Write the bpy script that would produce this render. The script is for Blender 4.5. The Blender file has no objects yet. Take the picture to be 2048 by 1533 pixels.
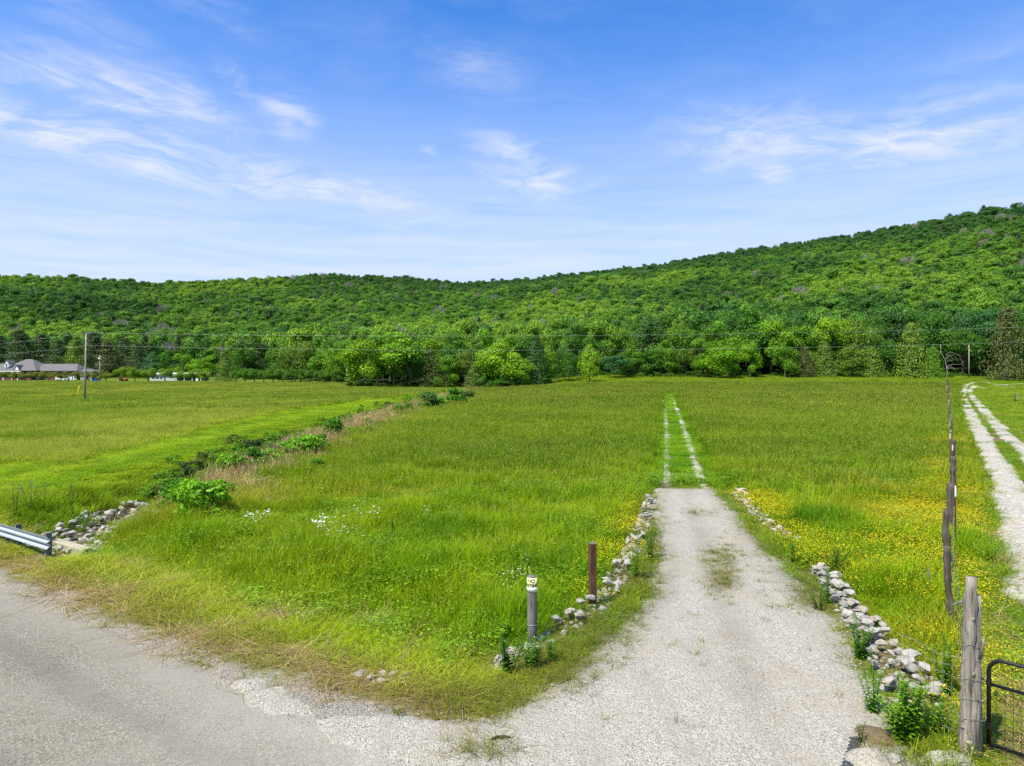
import bpy, bmesh, math, random
import numpy as np
from mathutils import Vector, Matrix

random.seed(7)
RNG = np.random.default_rng(11)
R = math.radians
scene = bpy.context.scene
C = scene.collection

# ------------------------------------------------------------------ camera, sky, sun, exposure
F, HZ, CX, CAMZ = 1400.0, 750.0, 1024.0, 5.0       # focal length, horizon row, centre column of the 2048 px photograph; eye height in metres
cam_d = bpy.data.cameras.new('camera')
cam_d.sensor_width = 36.0
cam_d.lens = 36.0 * F / 2048.0
cam_d.shift_y = -(766.5 - HZ) / 2048.0
cam_d.clip_start, cam_d.clip_end = 0.1, 8000.0
cam = bpy.data.objects.new('camera', cam_d)
cam.location = (0, 0, CAMZ)
cam.rotation_euler = (R(90), 0, 0)
C.objects.link(cam)
scene.camera = cam

SUN_AZ, SUN_EL = R(226), R(58)                     # azimuth clockwise from +Y, elevation
sun_dir = Vector((math.sin(SUN_AZ) * math.cos(SUN_EL), math.cos(SUN_AZ) * math.cos(SUN_EL), math.sin(SUN_EL)))
sd_ = bpy.data.lights.new('sun', 'SUN')
sd_.energy = 5.0
sd_.angle = R(0.6)
sd_.color = (1.0, 0.91, 0.76)
sun = bpy.data.objects.new('sun', sd_)
sun.rotation_euler = sun_dir.to_track_quat('Z', 'Y').to_euler()
C.objects.link(sun)

world = bpy.data.worlds.new('World')
scene.world = world
world.use_nodes = True


class NT:
    """small node-tree writer"""
    def __init__(self, tree):
        self.t = tree
        tree.nodes.clear()

    def n(self, typ, ins=None, **props):
        nd = self.t.nodes.new(typ)
        for k, v in props.items():
            setattr(nd, k, v)
        for k, v in (ins or {}).items():
            self.set(nd, k, v)
        return nd

    def set(self, nd, k, v):
        s = nd.inputs[k]
        if isinstance(v, bpy.types.NodeSocket):
            self.t.links.new(v, s)
        else:
            if hasattr(s.default_value, '__len__') and not isinstance(v, str):
                v = tuple(v)
                if len(s.default_value) == 4 and len(v) == 3:
                    v = v + (1.0,)
            s.default_value = v

    def m(self, op, a, b=None, c=None, clamp=False):
        nd = self.n('ShaderNodeMath', operation=op, use_clamp=clamp)
        self.set(nd, 0, a)
        if b is not None:
            self.set(nd, 1, b)
        if c is not None:
            self.set(nd, 2, c)
        return nd.outputs[0]

    def mix(self, f, a, b, blend='MIX'):
        nd = self.n('ShaderNodeMix', data_type='RGBA', blend_type=blend)
        for i, v in ((0, f), (6, a), (7, b)):
            self.set(nd, i, v)
        return nd.outputs[2]

    def ramp(self, f, stops, interp='LINEAR'):
        nd = self.n('ShaderNodeValToRGB')
        cr = nd.color_ramp
        cr.interpolation = interp
        while len(cr.elements) < len(stops):
            cr.elements.new(0.5)
        for e, (p, c) in zip(cr.elements, stops):
            e.position = p
            e.color = (c, c, c, 1) if not hasattr(c, '__len__') else tuple(c) + (1,)
        self.set(nd, 0, f)
        return nd.outputs[0]

    def noise(self, vec, scale, detail=4, rough=0.55, dist=0.0):
        nd = self.n('ShaderNodeTexNoise', {'Scale': scale, 'Detail': detail, 'Roughness': rough, 'Distortion': dist})
        if vec is not None:
            self.set(nd, 'Vector', vec)
        return nd.outputs['Fac']


def build_world():
    w = NT(world.node_tree)
    out = w.n('ShaderNodeOutputWorld')
    bg = w.n('ShaderNodeBackground', {'Strength': 0.076})
    w.t.links.new(bg.outputs[0], out.inputs[0])
    sky = w.n('ShaderNodeTexSky', sky_type='NISHITA', sun_disc=False, sun_elevation=SUN_EL, sun_rotation=SUN_AZ,
              altitude=200.0, air_density=1.0, dust_density=0.6, ozone_density=2.5)
    tc = w.n('ShaderNodeTexCoord')
    sep = w.n('ShaderNodeSeparateXYZ', {0: tc.outputs['Generated']})
    X, Y, Z = sep.outputs
    az = w.m('ARCTAN2', X, Y)
    el = w.m('ARCSINE', Z)
    # a deep saturated sky: tint the physical sky with elevation-independent colour, haze comes in towards the horizon
    blue = w.mix(1.0, sky.outputs[0], (0.19, 1.10, 2.1), 'MULTIPLY')
    haze = w.ramp(w.m('DIVIDE', el, R(60)), [(0.0, 0.97), (0.10, 0.88), (0.19, 0.60), (0.30, 0.36), (0.40, 0.14), (0.48, 0.04), (0.60, 0.0)])
    col = w.mix(haze, blue, (5.7, 6.75, 8.9))
    # thin cirrus: streaky noise on the direction, gathered into banks
    vec = w.n('ShaderNodeCombineXYZ', {0: az, 1: w.m('MULTIPLY', el, 3.4), 2: 0.3}).outputs[0]
    warp = w.n('ShaderNodeTexNoise', {'Vector': vec, 'Scale': 3.0, 'Detail': 3.0, 'Roughness': 0.6})
    wv = w.n('ShaderNodeVectorMath', {0: warp.outputs['Color'], 1: (0.5, 0.5, 0.5)}, operation='SUBTRACT')
    wv2 = w.n('ShaderNodeVectorMath', {0: wv.outputs[0], 'Scale': 0.42}, operation='SCALE')
    vec2 = w.n('ShaderNodeVectorMath', {0: vec, 1: wv2.outputs[0]}, operation='ADD').outputs[0]
    streak = w.noise(vec2, 6.5, 8, 0.62, 0.5)
    streak = w.ramp(streak, [(0.34, 0.0), (0.46, 0.42), (0.60, 1.0)])
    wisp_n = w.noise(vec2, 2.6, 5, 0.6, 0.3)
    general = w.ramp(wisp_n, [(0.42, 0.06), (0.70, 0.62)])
    acc = None
    banks = [  # photograph position of each bank (column, row), half sizes, tilt (degrees), weight
        (1545, 285, 190, 62, 4, 1.0), (1820, 285, 280, 50, -3, 1.15), (1900, 215, 200, 75, -10, 0.6),
        (1540, 350, 65, 48, -35, 1.1), (330, 320, 430, 44, 8, 1.4), (650, 385, 280, 44, 10, 1.1),
        (250, 195, 240, 55, 6, 0.95), (378, 205, 60, 32, 15, 0.9), (575, 235, 60, 42, 35, 0.9), (470, 160, 60, 22, 50, 0.55),
        (1045, 345, 100, 52, 20, 1.1), (955, 140, 100, 45, 15, 0.4), (170, 40, 240, 45, 20, 0.35), (420, 10, 130, 40, 15, 0.3),
        (60, 235, 100, 25, 5, 0.5), (1190, 368, 30, 9, 0, 0.7), (862, 302, 30, 14, 20, 0.6),
    ]
    for (px, py, hx, hy, tilt, wt) in banks:
        a0 = math.atan((px - CX) / F)
        e0 = math.atan((HZ - py) / F * math.cos(a0))
        sx = hx / F * math.cos(a0) ** 2
        sy = hy / F * math.cos(a0)
        ct, st = math.cos(R(tilt)), math.sin(R(tilt))
        da = w.m('SUBTRACT', az, a0)
        de = w.m('SUBTRACT', el, e0)
        p = w.m('DIVIDE', w.m('SUBTRACT', w.m('MULTIPLY', da, ct), w.m('MULTIPLY', de, st)), sx)
        q = w.m('DIVIDE', w.m('ADD', w.m('MULTIPLY', da, st), w.m('MULTIPLY', de, ct)), sy)
        r2 = w.m('ADD', w.m('MULTIPLY', p, p), w.m('MULTIPLY', q, q))
        g = w.m('MULTIPLY', w.m('EXPONENT', w.m('MULTIPLY', r2, -0.8)), wt)
        # no bank behind the viewer
        acc = g if acc is None else w.m('MAXIMUM', acc, g)
    vec4 = w.n('ShaderNodeCombineXYZ', {0: w.m('ADD', w.m('MULTIPLY', az, 2.0), w.m('MULTIPLY', el, 3.0)), 1: w.m('ADD', w.m('MULTIPLY', el, 15.0), w.m('MULTIPLY', az, 3.0)), 2: 0.9}).outputs[0]
    vec4 = w.n('ShaderNodeVectorMath', {0: vec4, 1: w.n('ShaderNodeVectorMath', {0: wv.outputs[0], 'Scale': 1.6}, operation='SCALE').outputs[0]}, operation='ADD').outputs[0]
    fibre = w.ramp(w.noise(vec4, 3.4, 7, 0.66, 0.4), [(0.34, 0.5), (0.64, 1.05)])
    cl = w.m('MULTIPLY', w.m('MULTIPLY', acc, w.m('ADD', w.m('MULTIPLY', streak, 0.95), 0.12)), fibre)
    low = w.ramp(w.m('DIVIDE', el, R(60)), [(0.02, 0.9), (0.2, 0.6), (0.36, 0.24), (0.55, 0.26), (0.8, 1.0)])  # veil thickened high overhead, out of view, added to make shade less blue
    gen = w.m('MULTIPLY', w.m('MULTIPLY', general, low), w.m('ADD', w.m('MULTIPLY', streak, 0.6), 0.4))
    vec3 = w.n('ShaderNodeCombineXYZ', {0: w.m('MULTIPLY', az, 2.2), 1: w.m('MULTIPLY', el, 26.0), 2: 1.7}).outputs[0]
    layer = w.ramp(w.noise(vec3, 1.6, 5, 0.6, 0.6), [(0.34, 0.25), (0.70, 1.0)])
    band = w.ramp(w.m('DIVIDE', el, R(60)), [(0.0, 0.55), (0.14, 0.7), (0.22, 0.5), (0.30, 0.18), (0.38, 0.0)])
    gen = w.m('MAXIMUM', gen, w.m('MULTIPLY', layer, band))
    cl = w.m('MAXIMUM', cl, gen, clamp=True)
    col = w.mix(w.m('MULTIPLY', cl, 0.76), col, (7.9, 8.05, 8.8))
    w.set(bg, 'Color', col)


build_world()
scene.view_settings.view_transform = 'Standard'
scene.view_settings.look = 'None'
scene.view_settings.exposure = 0.62
scene.view_settings.gamma = 1.0
cy = scene.cycles
cy.max_bounces = 5
cy.diffuse_bounces = 3
cy.glossy_bounces = 2
cy.transmission_bounces = 2
cy.transparent_max_bounces = 4
cy.caustics_reflective = cy.caustics_refractive = False
cy.use_denoising = False
scene.render.filter_size = 1.1


# ------------------------------------------------------------------ numpy helpers
def _hash(ix, iy, seed):
    h = (ix.astype(np.int64) * 374761393 + iy.astype(np.int64) * 668265263 + seed * 2147483647) & 0xFFFFFFFF
    h = ((h ^ (h >> 13)) * 1274126177) & 0xFFFFFFFF
    h = (h ^ (h >> 16)) & 0xFFFFFF
    return h / float(0xFFFFFF)


def vnoise(x, y, seed=0):
    ix, iy = np.floor(x), np.floor(y)
    fx, fy = x - ix, y - iy
    fx = fx * fx * (3 - 2 * fx)
    fy = fy * fy * (3 - 2 * fy)
    a, b = _hash(ix, iy, seed), _hash(ix + 1, iy, seed)
    c, d = _hash(ix, iy + 1, seed), _hash(ix + 1, iy + 1, seed)
    return (a * (1 - fx) + b * fx) * (1 - fy) + (c * (1 - fx) + d * fx) * fy


def fbm(x, y, s, seed=0, octv=4):
    """fractal noise around 0 (about -0.5 to 0.5), feature size s metres"""
    x = np.asarray(x, float) / s
    y = np.asarray(y, float) / s
    v, a, t = 0.0, 1.0, 0.0
    for o in range(octv):
        v = v + a * (vnoise(x * 2 ** o + 13.7 * o, y * 2 ** o + 7.3 * o, seed + o) - 0.5)
        t += a
        a *= 0.5
    return v / t


def sst(a, b, x):
    t = np.clip((x - a) / (b - a), 0, 1)
    return t * t * (3 - 2 * t)


def dist_poly(x, y, pts):
    """distance to a polyline"""
    d = np.full(np.shape(x), 1e9)
    for (ax, ay), (bx, by) in zip(pts[:-1], pts[1:]):
        vx, vy = bx - ax, by - ay
        L = vx * vx + vy * vy + 1e-9
        t = np.clip(((x - ax) * vx + (y - ay) * vy) / L, 0, 1)
        d = np.minimum(d, np.hypot(x - ax - t * vx, y - ay - t * vy))
    return d


def inside_poly(x, y, pts):
    c = np.zeros(np.shape(x), bool)
    n = len(pts)
    for i in range(n):
        (ax, ay), (bx, by) = pts[i], pts[(i + 1) % n]
        cond = ((ay > y) != (by > y))
        xi = (bx - ax) * (y - ay) / (by - ay + 1e-12) + ax
        c ^= cond & (x < xi)
    return c


def sdf_poly(x, y, pts):
    d = dist_poly(x, y, list(pts) + [pts[0]])
    return np.where(inside_poly(x, y, pts), -d, d)


# ------------------------------------------------------------------ terrain height
RN = (0.565, 0.825)                      # road normal, towards the field
RD = (0.825, -0.565)                     # along the road
ROAD_EDGE = 6.46


def road_q(x, y):
    return x * RN[0] + y * RN[1] - ROAD_EDGE


DITCH_Y = [17, 22, 26, 30, 36, 48, 60, 72, 100, 130, 160, 178, 200, 240]
DITCH_X = [-13.8, -15.0, -15.6, -16.2, -17.2, -17.8, -18.0, -18.2, -18.2, -17.2, -14.5, -11.5, -6, 2]


def ditch_dx(x, y):
    return x - np.interp(y, DITCH_Y, DITCH_X)


RIDGE_PX = [-1500, -600, 0, 120, 330, 480, 640, 800, 930, 1060, 1150, 1250, 1330, 1500, 1700, 1830, 1950, 2048, 2500, 3400]
RIDGE_PY = [520, 530, 550, 553, 566, 558, 548, 553, 565, 556, 548, 535, 525, 497, 470, 445, 420, 408, 360, 340]
RD_PX = [-1500, 0, 500, 930, 1200, 1500, 2048, 2600, 3400]
RD_Y = [700, 800, 850, 1050, 950, 850, 640, 520, 420]
FT_PX = [-1500, 0, 450, 640, 720, 1100, 1250, 1900, 2048, 3400]
FT_Y = [330, 330, 315, 260, 214, 212, 217, 215, 208, 190]


def foot_y(px):
    return np.interp(px, FT_PX, FT_Y)


def ridge_y(px):
    return np.interp(px, RD_PX, RD_Y)


def ztr(x, y):
    x = np.asarray(x, float)
    y = np.asarray(y, float)
    yy = np.maximum(y, 1.0)
    px = CX + F * np.clip(x / np.maximum(yy, 30.0), -2.4, 2.4)
    fy = foot_y(px)
    yb = np.minimum(y, fy)
    zl = np.interp(yb, [0, 60, 116, 200, 270, 340], [0, 0.0, 0.44, 1.5, 2.7, 4.0])
    zm = np.interp(yb, [0, 60, 110, 150, 190, 230, 300], [0, 0.1, 0.45, 0.75, 1.0, 1.4, 2.4])
    zr = np.interp(yb, [0, 40, 70, 100, 150, 170, 190, 215, 240, 300], [0, 0.03, 0.22, 0.55, 1.35, 1.9, 2.9, 4.6, 6.0, 8.0])
    wl = 1 - sst(-50, -18, x)
    wr = sst(-12, 26, x)
    z = zl * wl + zr * wr + zm * (1 - wl - wr)
    z = z + 0.22 * fbm(x, y, 42, 3, 1) * sst(20, 70, y)
    # ditch
    q = road_q(x, y)
    dd = ditch_dx(x, y)
    depth = np.interp(y, [16, 22, 40, 120, 200, 240], [1.25, 1.2, 1.15, 0.9, 0.8, 0.0])
    z = z - depth * np.exp(-(dd / 2.3) ** 2) * sst(2.2, 4.4, q)
    # roadside swale between the ditch and the drive
    sw = np.exp(-((q - 4.4) / 1.3) ** 2) * sst(-16, -13, x) * (1 - sst(-1.5, 1.2, x))
    z = z - 0.45 * sw
    # ground right of the drive lies a little below it
    # hill
    dy = ridge_y(px)
    rpy = np.interp(px, RIDGE_PX, RIDGE_PY)
    zr_ = CAMZ + (HZ - rpy) / F * dy - 12.0
    t = (y - fy) / (dy - fy)
    tc = np.clip(t, 0, 1)
    s = tc ** 1.28
    s = s - 0.5 * np.clip(t - 1, 0, 2)
    hill = np.where(t > 0, (zr_ - z) * s, 0.0)
    wob = fbm(x, y, 190, 21, 4) * 46 * np.sin(np.pi * np.clip(t, 0, 1)) * np.clip(t * 2, 0, 1)
    return z + hill + wob


def zt1(x, y):
    return float(ztr(np.array([x]), np.array([y]))[0])


_YS = np.geomspace(5.0, 420.0, 5000)


def G(px, py):
    """ground point seen at a pixel of the photograph"""
    x = (px - CX) / F * _YS
    zr = CAMZ - (py - HZ) / F * _YS
    k = np.nonzero(zr <= ztr(x, _YS))[0]
    i = k[0] if len(k) else len(_YS) - 1
    return float(x[i]), float(_YS[i])


def GP(pts):
    return [G(*p) for p in pts]


def AT(px, Y):
    return ((px - CX) / F * Y, Y)


# ------------------------------------------------------------------ lines of the place
DRIVE = GP([(430, 1349), (640, 1412), (860, 1456), (1000, 1446), (1095, 1385), (1200, 1315), (1285, 1236), (1318, 1185), (1332, 1120), (1322, 1050), (1308, 1003),
            (1326, 980), (1414, 978), (1448, 1010), (1488, 1060), (1528, 1110), (1588, 1170), (1640, 1222), (1688, 1272),
            (1706, 1340), (1742, 1400), (1776, 1445), (1812, 1500), (1850, 1560)])
DRIVE += [(4.6, 6.2), (4.4, 3.6), (3.2, 2.2), (-0.6, 6.0)] + GP([(790, 1530), (600, 1440)])
DC = GP([(1371, 1000), (1369, 970), (1357, 890), (1346, 835), (1339, 805), (1333, 789)])
DCX = [p[0] for p in DC]
DCY = [p[1] for p in DC]
DC_END = DCY[-1]
TR1 = GP([(2110, 1200), (2070, 1080), (2035, 1010), (2008, 955), (1962, 870), (1933, 815), (1922, 792), (1930, 772), (1958, 760)]) 
TR1 += [AT(1995, 178), AT(2060, 186)]
TR2 = GP([(2190, 1090), (2105, 960), (2045, 898), (2008, 868), (1985, 840), (1952, 802), (1940, 784), (1948, 772)])
TR2 += [AT(1972, 165), AT(2020, 172), AT(2080, 176)]
MOW_UP = GP([(-260, 945), (-60, 935), (40, 925), (140, 930), (200, 908), (330, 880), (420, 852), (560, 824), (700, 804), (800, 794), (905, 783)])
MOW_LO = GP([(-260, 1020), (0, 1000), (170, 985), (330, 955), (420, 920), (560, 880), (650, 852), (760, 815), (830, 802), (935, 788)])
MOW = MOW_UP + MOW_LO[::-1]
FENCE_K = 0.626
EDGE_L = GP([(985, 1338), (1050, 1318), (1130, 1258), (1188, 1222), (1222, 1180), (1240, 1150), (1268, 1092), (1288, 1044), (1303, 1002)])
EDGE_R = GP([(1636, 1146), (1672, 1190), (1702, 1228), (1738, 1270), (1772, 1312), (1800, 1352), (1832, 1392), (1850, 1420)])
EDGE_F = GP([(1472, 985), (1488, 1000), (1515, 1030), (1548, 1056), (1584, 1080)])
WALL_TOP = GP([(85, 1118), (165, 1114)])
STONE_PATHS = [(EDGE_L, 0.30), (EDGE_R, 0.42), (EDGE_F, 0.26), (WALL_TOP, 0.5)]


def fence_d(x, y):
    return (x - FENCE_K * y) / math.hypot(1, FENCE_K)


def drive_lat(x, y):
    return x - np.interp(y, DCY, DCX)


# ------------------------------------------------------------------ mesh helpers
def mesh_np(name, V, faces, mat=None, smooth=False, attrs=None):
    """V (n,3); faces: list of (m,k) int arrays"""
    me = bpy.data.meshes.new(name)
    V = np.asarray(V, np.float32)
    fl = [np.asarray(f, np.int32) for f in (faces if isinstance(faces, list) else [faces]) if len(f)]
    me.vertices.add(len(V))
    me.vertices.foreach_set('co', V.ravel())
    tot = sum(f.size for f in fl)
    np_ = sum(len(f) for f in fl)
    me.loops.add(tot)
    me.loops.foreach_set('vertex_index', np.concatenate([f.ravel() for f in fl]))
    me.polygons.add(np_)
    starts, o = [], 0
    for f in fl:
        starts.append(o + np.arange(len(f)) * f.shape[1])
        o += f.size
    me.polygons.foreach_set('loop_start', np.concatenate(starts).astype(np.int32))
    if smooth:
        me.polygons.foreach_set('use_smooth', np.ones(np_, bool))
    for k, (typ, dom, arr) in (attrs or {}).items():
        a = me.attributes.new(k, typ, dom)
        arr = np.asarray(arr, np.float32)
        if typ == 'FLOAT_COLOR':
            if arr.shape[1] == 3:
                arr = np.concatenate([arr, np.ones((len(arr), 1), np.float32)], 1)
            a.data.foreach_set('color', arr.ravel())
        else:
            a.data.foreach_set('value', arr.ravel())
    me.update(calc_edges=True)
    me.validate()
    if mat:
        me.materials.append(mat)
    return me


def obj(name, me, parent=None, loc=None, rot=None, scale=None, label=None, cat=None, group=None, kind=None, color=None):
    o = bpy.data.objects.new(name, me)
    C.objects.link(o)
    if parent:
        o.parent = parent
    if loc is not None:
        o.location = loc
    if rot is not None:
        o.rotation_euler = rot
    if scale is not None:
        o.scale = scale if hasattr(scale, '__len__') else (scale,) * 3
    for k, v in (('label', label), ('category', cat), ('group', group), ('kind', kind)):
        if v:
            o[k] = v
    if color is not None:
        o.color = tuple(color) + (1.0,)
    return o


def empty(name, loc, label, cat, group=None, rotz=0.0):
    o = obj(name, None, loc=loc, rot=(0, 0, rotz), label=label, cat=cat, group=group)
    o.empty_display_size = 0.2
    return o


class MB:
    """collects boxes, tubes and prisms into one mesh"""
    def __init__(self):
        self.v, self.f = [], []

    def add(self, V, Fs):
        b = len(self.v)
        self.v += [tuple(p) for p in V]
        self.f += [tuple(i + b for i in f) for f in Fs]
        return self

    def box(self, c, s, rz=0.0):
        hx, hy, hz = s[0] / 2, s[1] / 2, s[2] / 2
        P = []
        ca, sa = math.cos(rz), math.sin(rz)
        for dz in (-hz, hz):
            for dx, dy in ((-hx, -hy), (hx, -hy), (hx, hy), (-hx, hy)):
                P.append((c[0] + dx * ca - dy * sa, c[1] + dx * sa + dy * ca, c[2] + dz))
        return self.add(P, [(3, 2, 1, 0), (4, 5, 6, 7), (0, 1, 5, 4), (1, 2, 6, 5), (2, 3, 7, 6), (3, 0, 4, 7)])

    def tube(self, pts, rad, sides=8, cap=True, wob=0.0, rng=None):
        pts = [Vector(p) for p in pts]
        if not hasattr(rad, '__len__'):
            rad = [rad] * len(pts)
        V, Fs = [], []
        ref = Vector((0.31, 0.17, 0.93))
        for i, p in enumerate(pts):
            d = (pts[min(i + 1, len(pts) - 1)] - pts[max(i - 1, 0)]).normalized()
            if abs(d.dot(ref)) > 0.97:
                r2 = Vector((1, 0, 0))
            else:
                r2 = ref
            a = d.cross(r2).normalized()
            b = d.cross(a)
            for k in range(sides):
                t = 2 * math.pi * k / sides
                rr = rad[i] * (1 + (rng.uniform(-wob, wob) if wob else 0))
                V.append(p + a * math.cos(t) * rr + b * math.sin(t) * rr)
        for i in range(len(pts) - 1):
            for k in range(sides):
                k2 = (k + 1) % sides
                Fs.append((i * sides + k, i * sides + k2, (i + 1) * sides + k2, (i + 1) * sides + k))
        if cap:
            Fs.append(tuple(range(sides))[::-1])
            n0 = (len(pts) - 1) * sides
            Fs.append(tuple(range(n0, n0 + sides)))
        return self.add(V, Fs)

    def prism(self, poly, axis_from, axis_to):
        """poly = list of (a, z) profile points swept from point to point (profile lies across the sweep)"""
        p0, p1 = Vector(axis_from), Vector(axis_to)
        d = (p1 - p0).normalized()
        side = Vector((d.y, -d.x, 0)).normalized()
        n = len(poly)
        V = [p0 + side * a + Vector((0, 0, z)) for a, z in poly] + [p1 + side * a + Vector((0, 0, z)) for a, z in poly]
        Fs = [(i, (i + 1) % n, n + (i + 1) % n, n + i) for i in range(n)] + [tuple(range(n))[::-1], tuple(range(n, 2 * n))]
        return self.add(V, Fs)

    def mesh(self, name, mat, smooth=False, bevel=0.0):
        me = bpy.data.meshes.new(name)
        me.from_pydata([tuple(v) for v in self.v], [], self.f)
        bm = bmesh.new()
        bm.from_mesh(me)
        bmesh.ops.recalc_face_normals(bm, faces=bm.faces)
        if bevel > 0:
            bmesh.ops.bevel(bm, geom=list(bm.edges), offset=bevel, segments=1, affect='EDGES')
        bm.to_mesh(me)
        bm.free()
        if smooth:
            me.polygons.foreach_set('use_smooth', np.ones(len(me.polygons), bool))
        me.materials.append(mat)
        return me

    def obj(self, name, mat, parent=None, smooth=False, bevel=0.0, **kw):
        return obj(name, self.mesh(name, mat, smooth, bevel), parent, **kw)


# ------------------------------------------------------------------ materials
def new_mat(name):
    m = bpy.data.materials.new(name)
    m.use_nodes = True
    w = NT(m.node_tree)
    w.out = w.n('ShaderNodeOutputMaterial')
    return m, w


def plain(name, col, rough=0.7, metal=0.0, var=0.15, scale=8.0, bump=0.0, spec=0.4, stretch=None):
    m, w = new_mat(name)
    tc = w.n('ShaderNodeTexCoord')
    v = tc.outputs['Object']
    if stretch:
        v = w.n('ShaderNodeMapping', {'Vector': v, 'Scale': stretch}).outputs[0]
    nz = w.noise(v, scale, 5, 0.6)
    c = w.mix(nz, [k * (1 - var) for k in col], [min(1, k * (1 + var)) for k in col])
    b = w.n('ShaderNodeBsdfPrincipled', {'Base Color': c, 'Roughness': rough, 'Metallic': metal, 'Specular IOR Level': spec})
    if bump:
        bp = w.n('ShaderNodeBump', {'Strength': bump, 'Distance': 0.02, 'Height': nz})
        w.set(b, 'Normal', bp.outputs[0])
    w.t.links.new(b.outputs[0], w.out.inputs[0])
    return m


def leaf_mat(name, source, tint=(1, 1, 1), trans=0.3, rough=0.55, tip=None, spec=0.25):
    """foliage: colour from the object ('OBJ') or the scattered instance ('INST'), varied leaf by leaf (attribute v)"""
    m, w = new_mat(name)
    if source == 'OBJ':
        c = w.n('ShaderNodeObjectInfo').outputs['Color']
    elif source == 'INST':
        c = w.n('ShaderNodeAttribute', attribute_type='INSTANCER', attribute_name='col').outputs['Color']
    else:
        c = w.n('ShaderNodeRGB')
        c.outputs[0].default_value = tuple(source) + (1,)
        c = c.outputs[0]
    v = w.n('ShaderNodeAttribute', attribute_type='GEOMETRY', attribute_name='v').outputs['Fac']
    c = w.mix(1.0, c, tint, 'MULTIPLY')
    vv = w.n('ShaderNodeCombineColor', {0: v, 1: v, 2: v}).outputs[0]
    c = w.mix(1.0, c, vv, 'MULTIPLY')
    if tip is not None:
        s = w.n('ShaderNodeAttribute', attribute_type='GEOMETRY', attribute_name='s').outputs['Fac']
        c = w.mix(s, c, tip)
    b = w.n('ShaderNodeBsdfPrincipled', {'Base Color': c, 'Roughness': rough, 'Specular IOR Level': spec})
    tr = w.n('ShaderNodeBsdfTranslucent', {'Color': w.mix(1.0, c, (1.25, 1.2, 0.6), 'MULTIPLY')})
    mx = w.n('ShaderNodeMixShader', {0: trans, 1: b.outputs[0], 2: tr.outputs[0]})
    w.t.links.new(mx.outputs[0], w.out.inputs[0])
    return m


def ground_mat():
    m, w = new_mat('ground_soil')
    c = w.n('ShaderNodeAttribute', attribute_name='col').outputs['Color']
    pos = w.n('ShaderNodeNewGeometry').outputs['Position']
    n1 = w.noise(pos, 9.0, 5, 0.7)
    n2 = w.noise(pos, 60.0, 3, 0.7)
    f = w.m('ADD', w.m('MULTIPLY', n1, 0.7), w.m('MULTIPLY', n2, 0.7))
    fc = w.n('ShaderNodeCombineColor', {0: f, 1: f, 2: f}).outputs[0]
    c = w.mix(0.8, c, fc, 'MULTIPLY')
    b = w.n('ShaderNodeBsdfPrincipled', {'Base Color': c, 'Roughness': 0.95, 'Specular IOR Level': 0.1})
    bp = w.n('ShaderNodeBump', {'Strength': 0.8, 'Distance': 0.05, 'Height': f})
    w.set(b, 'Normal', bp.outputs[0])
    w.t.links.new(b.outputs[0], w.out.inputs[0])
    return m


def gravel_mat(name, base, dark, tan, scale=28.0):
    m, w = new_mat(name)
    pos = w.n('ShaderNodeNewGeometry').outputs['Position']
    vo = w.n('ShaderNodeTexVoronoi', {'Vector': pos, 'Scale': scale, 'Randomness': 1.0})
    vo2 = w.n('ShaderNodeTexVoronoi', {'Vector': pos, 'Scale': scale * 2.3})
    sepc = w.n('ShaderNodeSeparateColor', {0: vo.outputs['Color']})
    g = w.ramp(sepc.outputs[0], [(0.0, [k * 0.45 for k in base]), (0.25, [k * 0.8 for k in base]), (0.7, base), (1.0, [min(1, k * 1.3) for k in base])])
    gap = w.ramp(vo.outputs['Distance'], [(0.35, 0.0), (0.8, 1.0)])
    c = w.mix(w.m('MULTIPLY', gap, 0.45), g, dark)
    big = w.noise(pos, 0.7, 5, 0.62, 0.4)
    c = w.mix(w.ramp(big, [(0.48, 0.0), (0.72, 0.6)]), c, tan)
    med = w.noise(pos, 3.5, 4, 0.65)
    c = w.mix(w.ramp(med, [(0.3, 0.35), (0.52, 0.0)]), c, [k * 0.62 for k in base])
    ls = w.n('ShaderNodeAttribute', attribute_type='GEOMETRY', attribute_name='loose').outputs['Fac']
    c = w.mix(w.m('MULTIPLY', ls, 0.6), c, w.mix(sepc.outputs[1], (0.12, 0.10, 0.07), (0.33, 0.295, 0.225)))
    worn = w.noise(w.n('ShaderNodeMapping', {'Vector': pos, 'Rotation': (0, 0, 0.25), 'Scale': (1.3, 0.22, 1)}).outputs[0], 1.5, 5, 0.6, 0.3)
    c = w.mix(w.ramp(worn, [(0.46, 0.0), (0.66, 0.5)]), c, [k * 0.66 for k in base])
    b = w.n('ShaderNodeBsdfPrincipled', {'Base Color': c, 'Roughness': 0.9, 'Specular IOR Level': 0.2})
    h = w.m('ADD', w.m('MULTIPLY', vo.outputs['Distance'], -1.0), w.m('MULTIPLY', vo2.outputs['Distance'], -0.4))
    bp = w.n('ShaderNodeBump', {'Strength': 0.9, 'Distance': 0.02, 'Height': h})
    w.set(b, 'Normal', bp.outputs[0])
    w.t.links.new(b.outputs[0], w.out.inputs[0])
    return m


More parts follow.
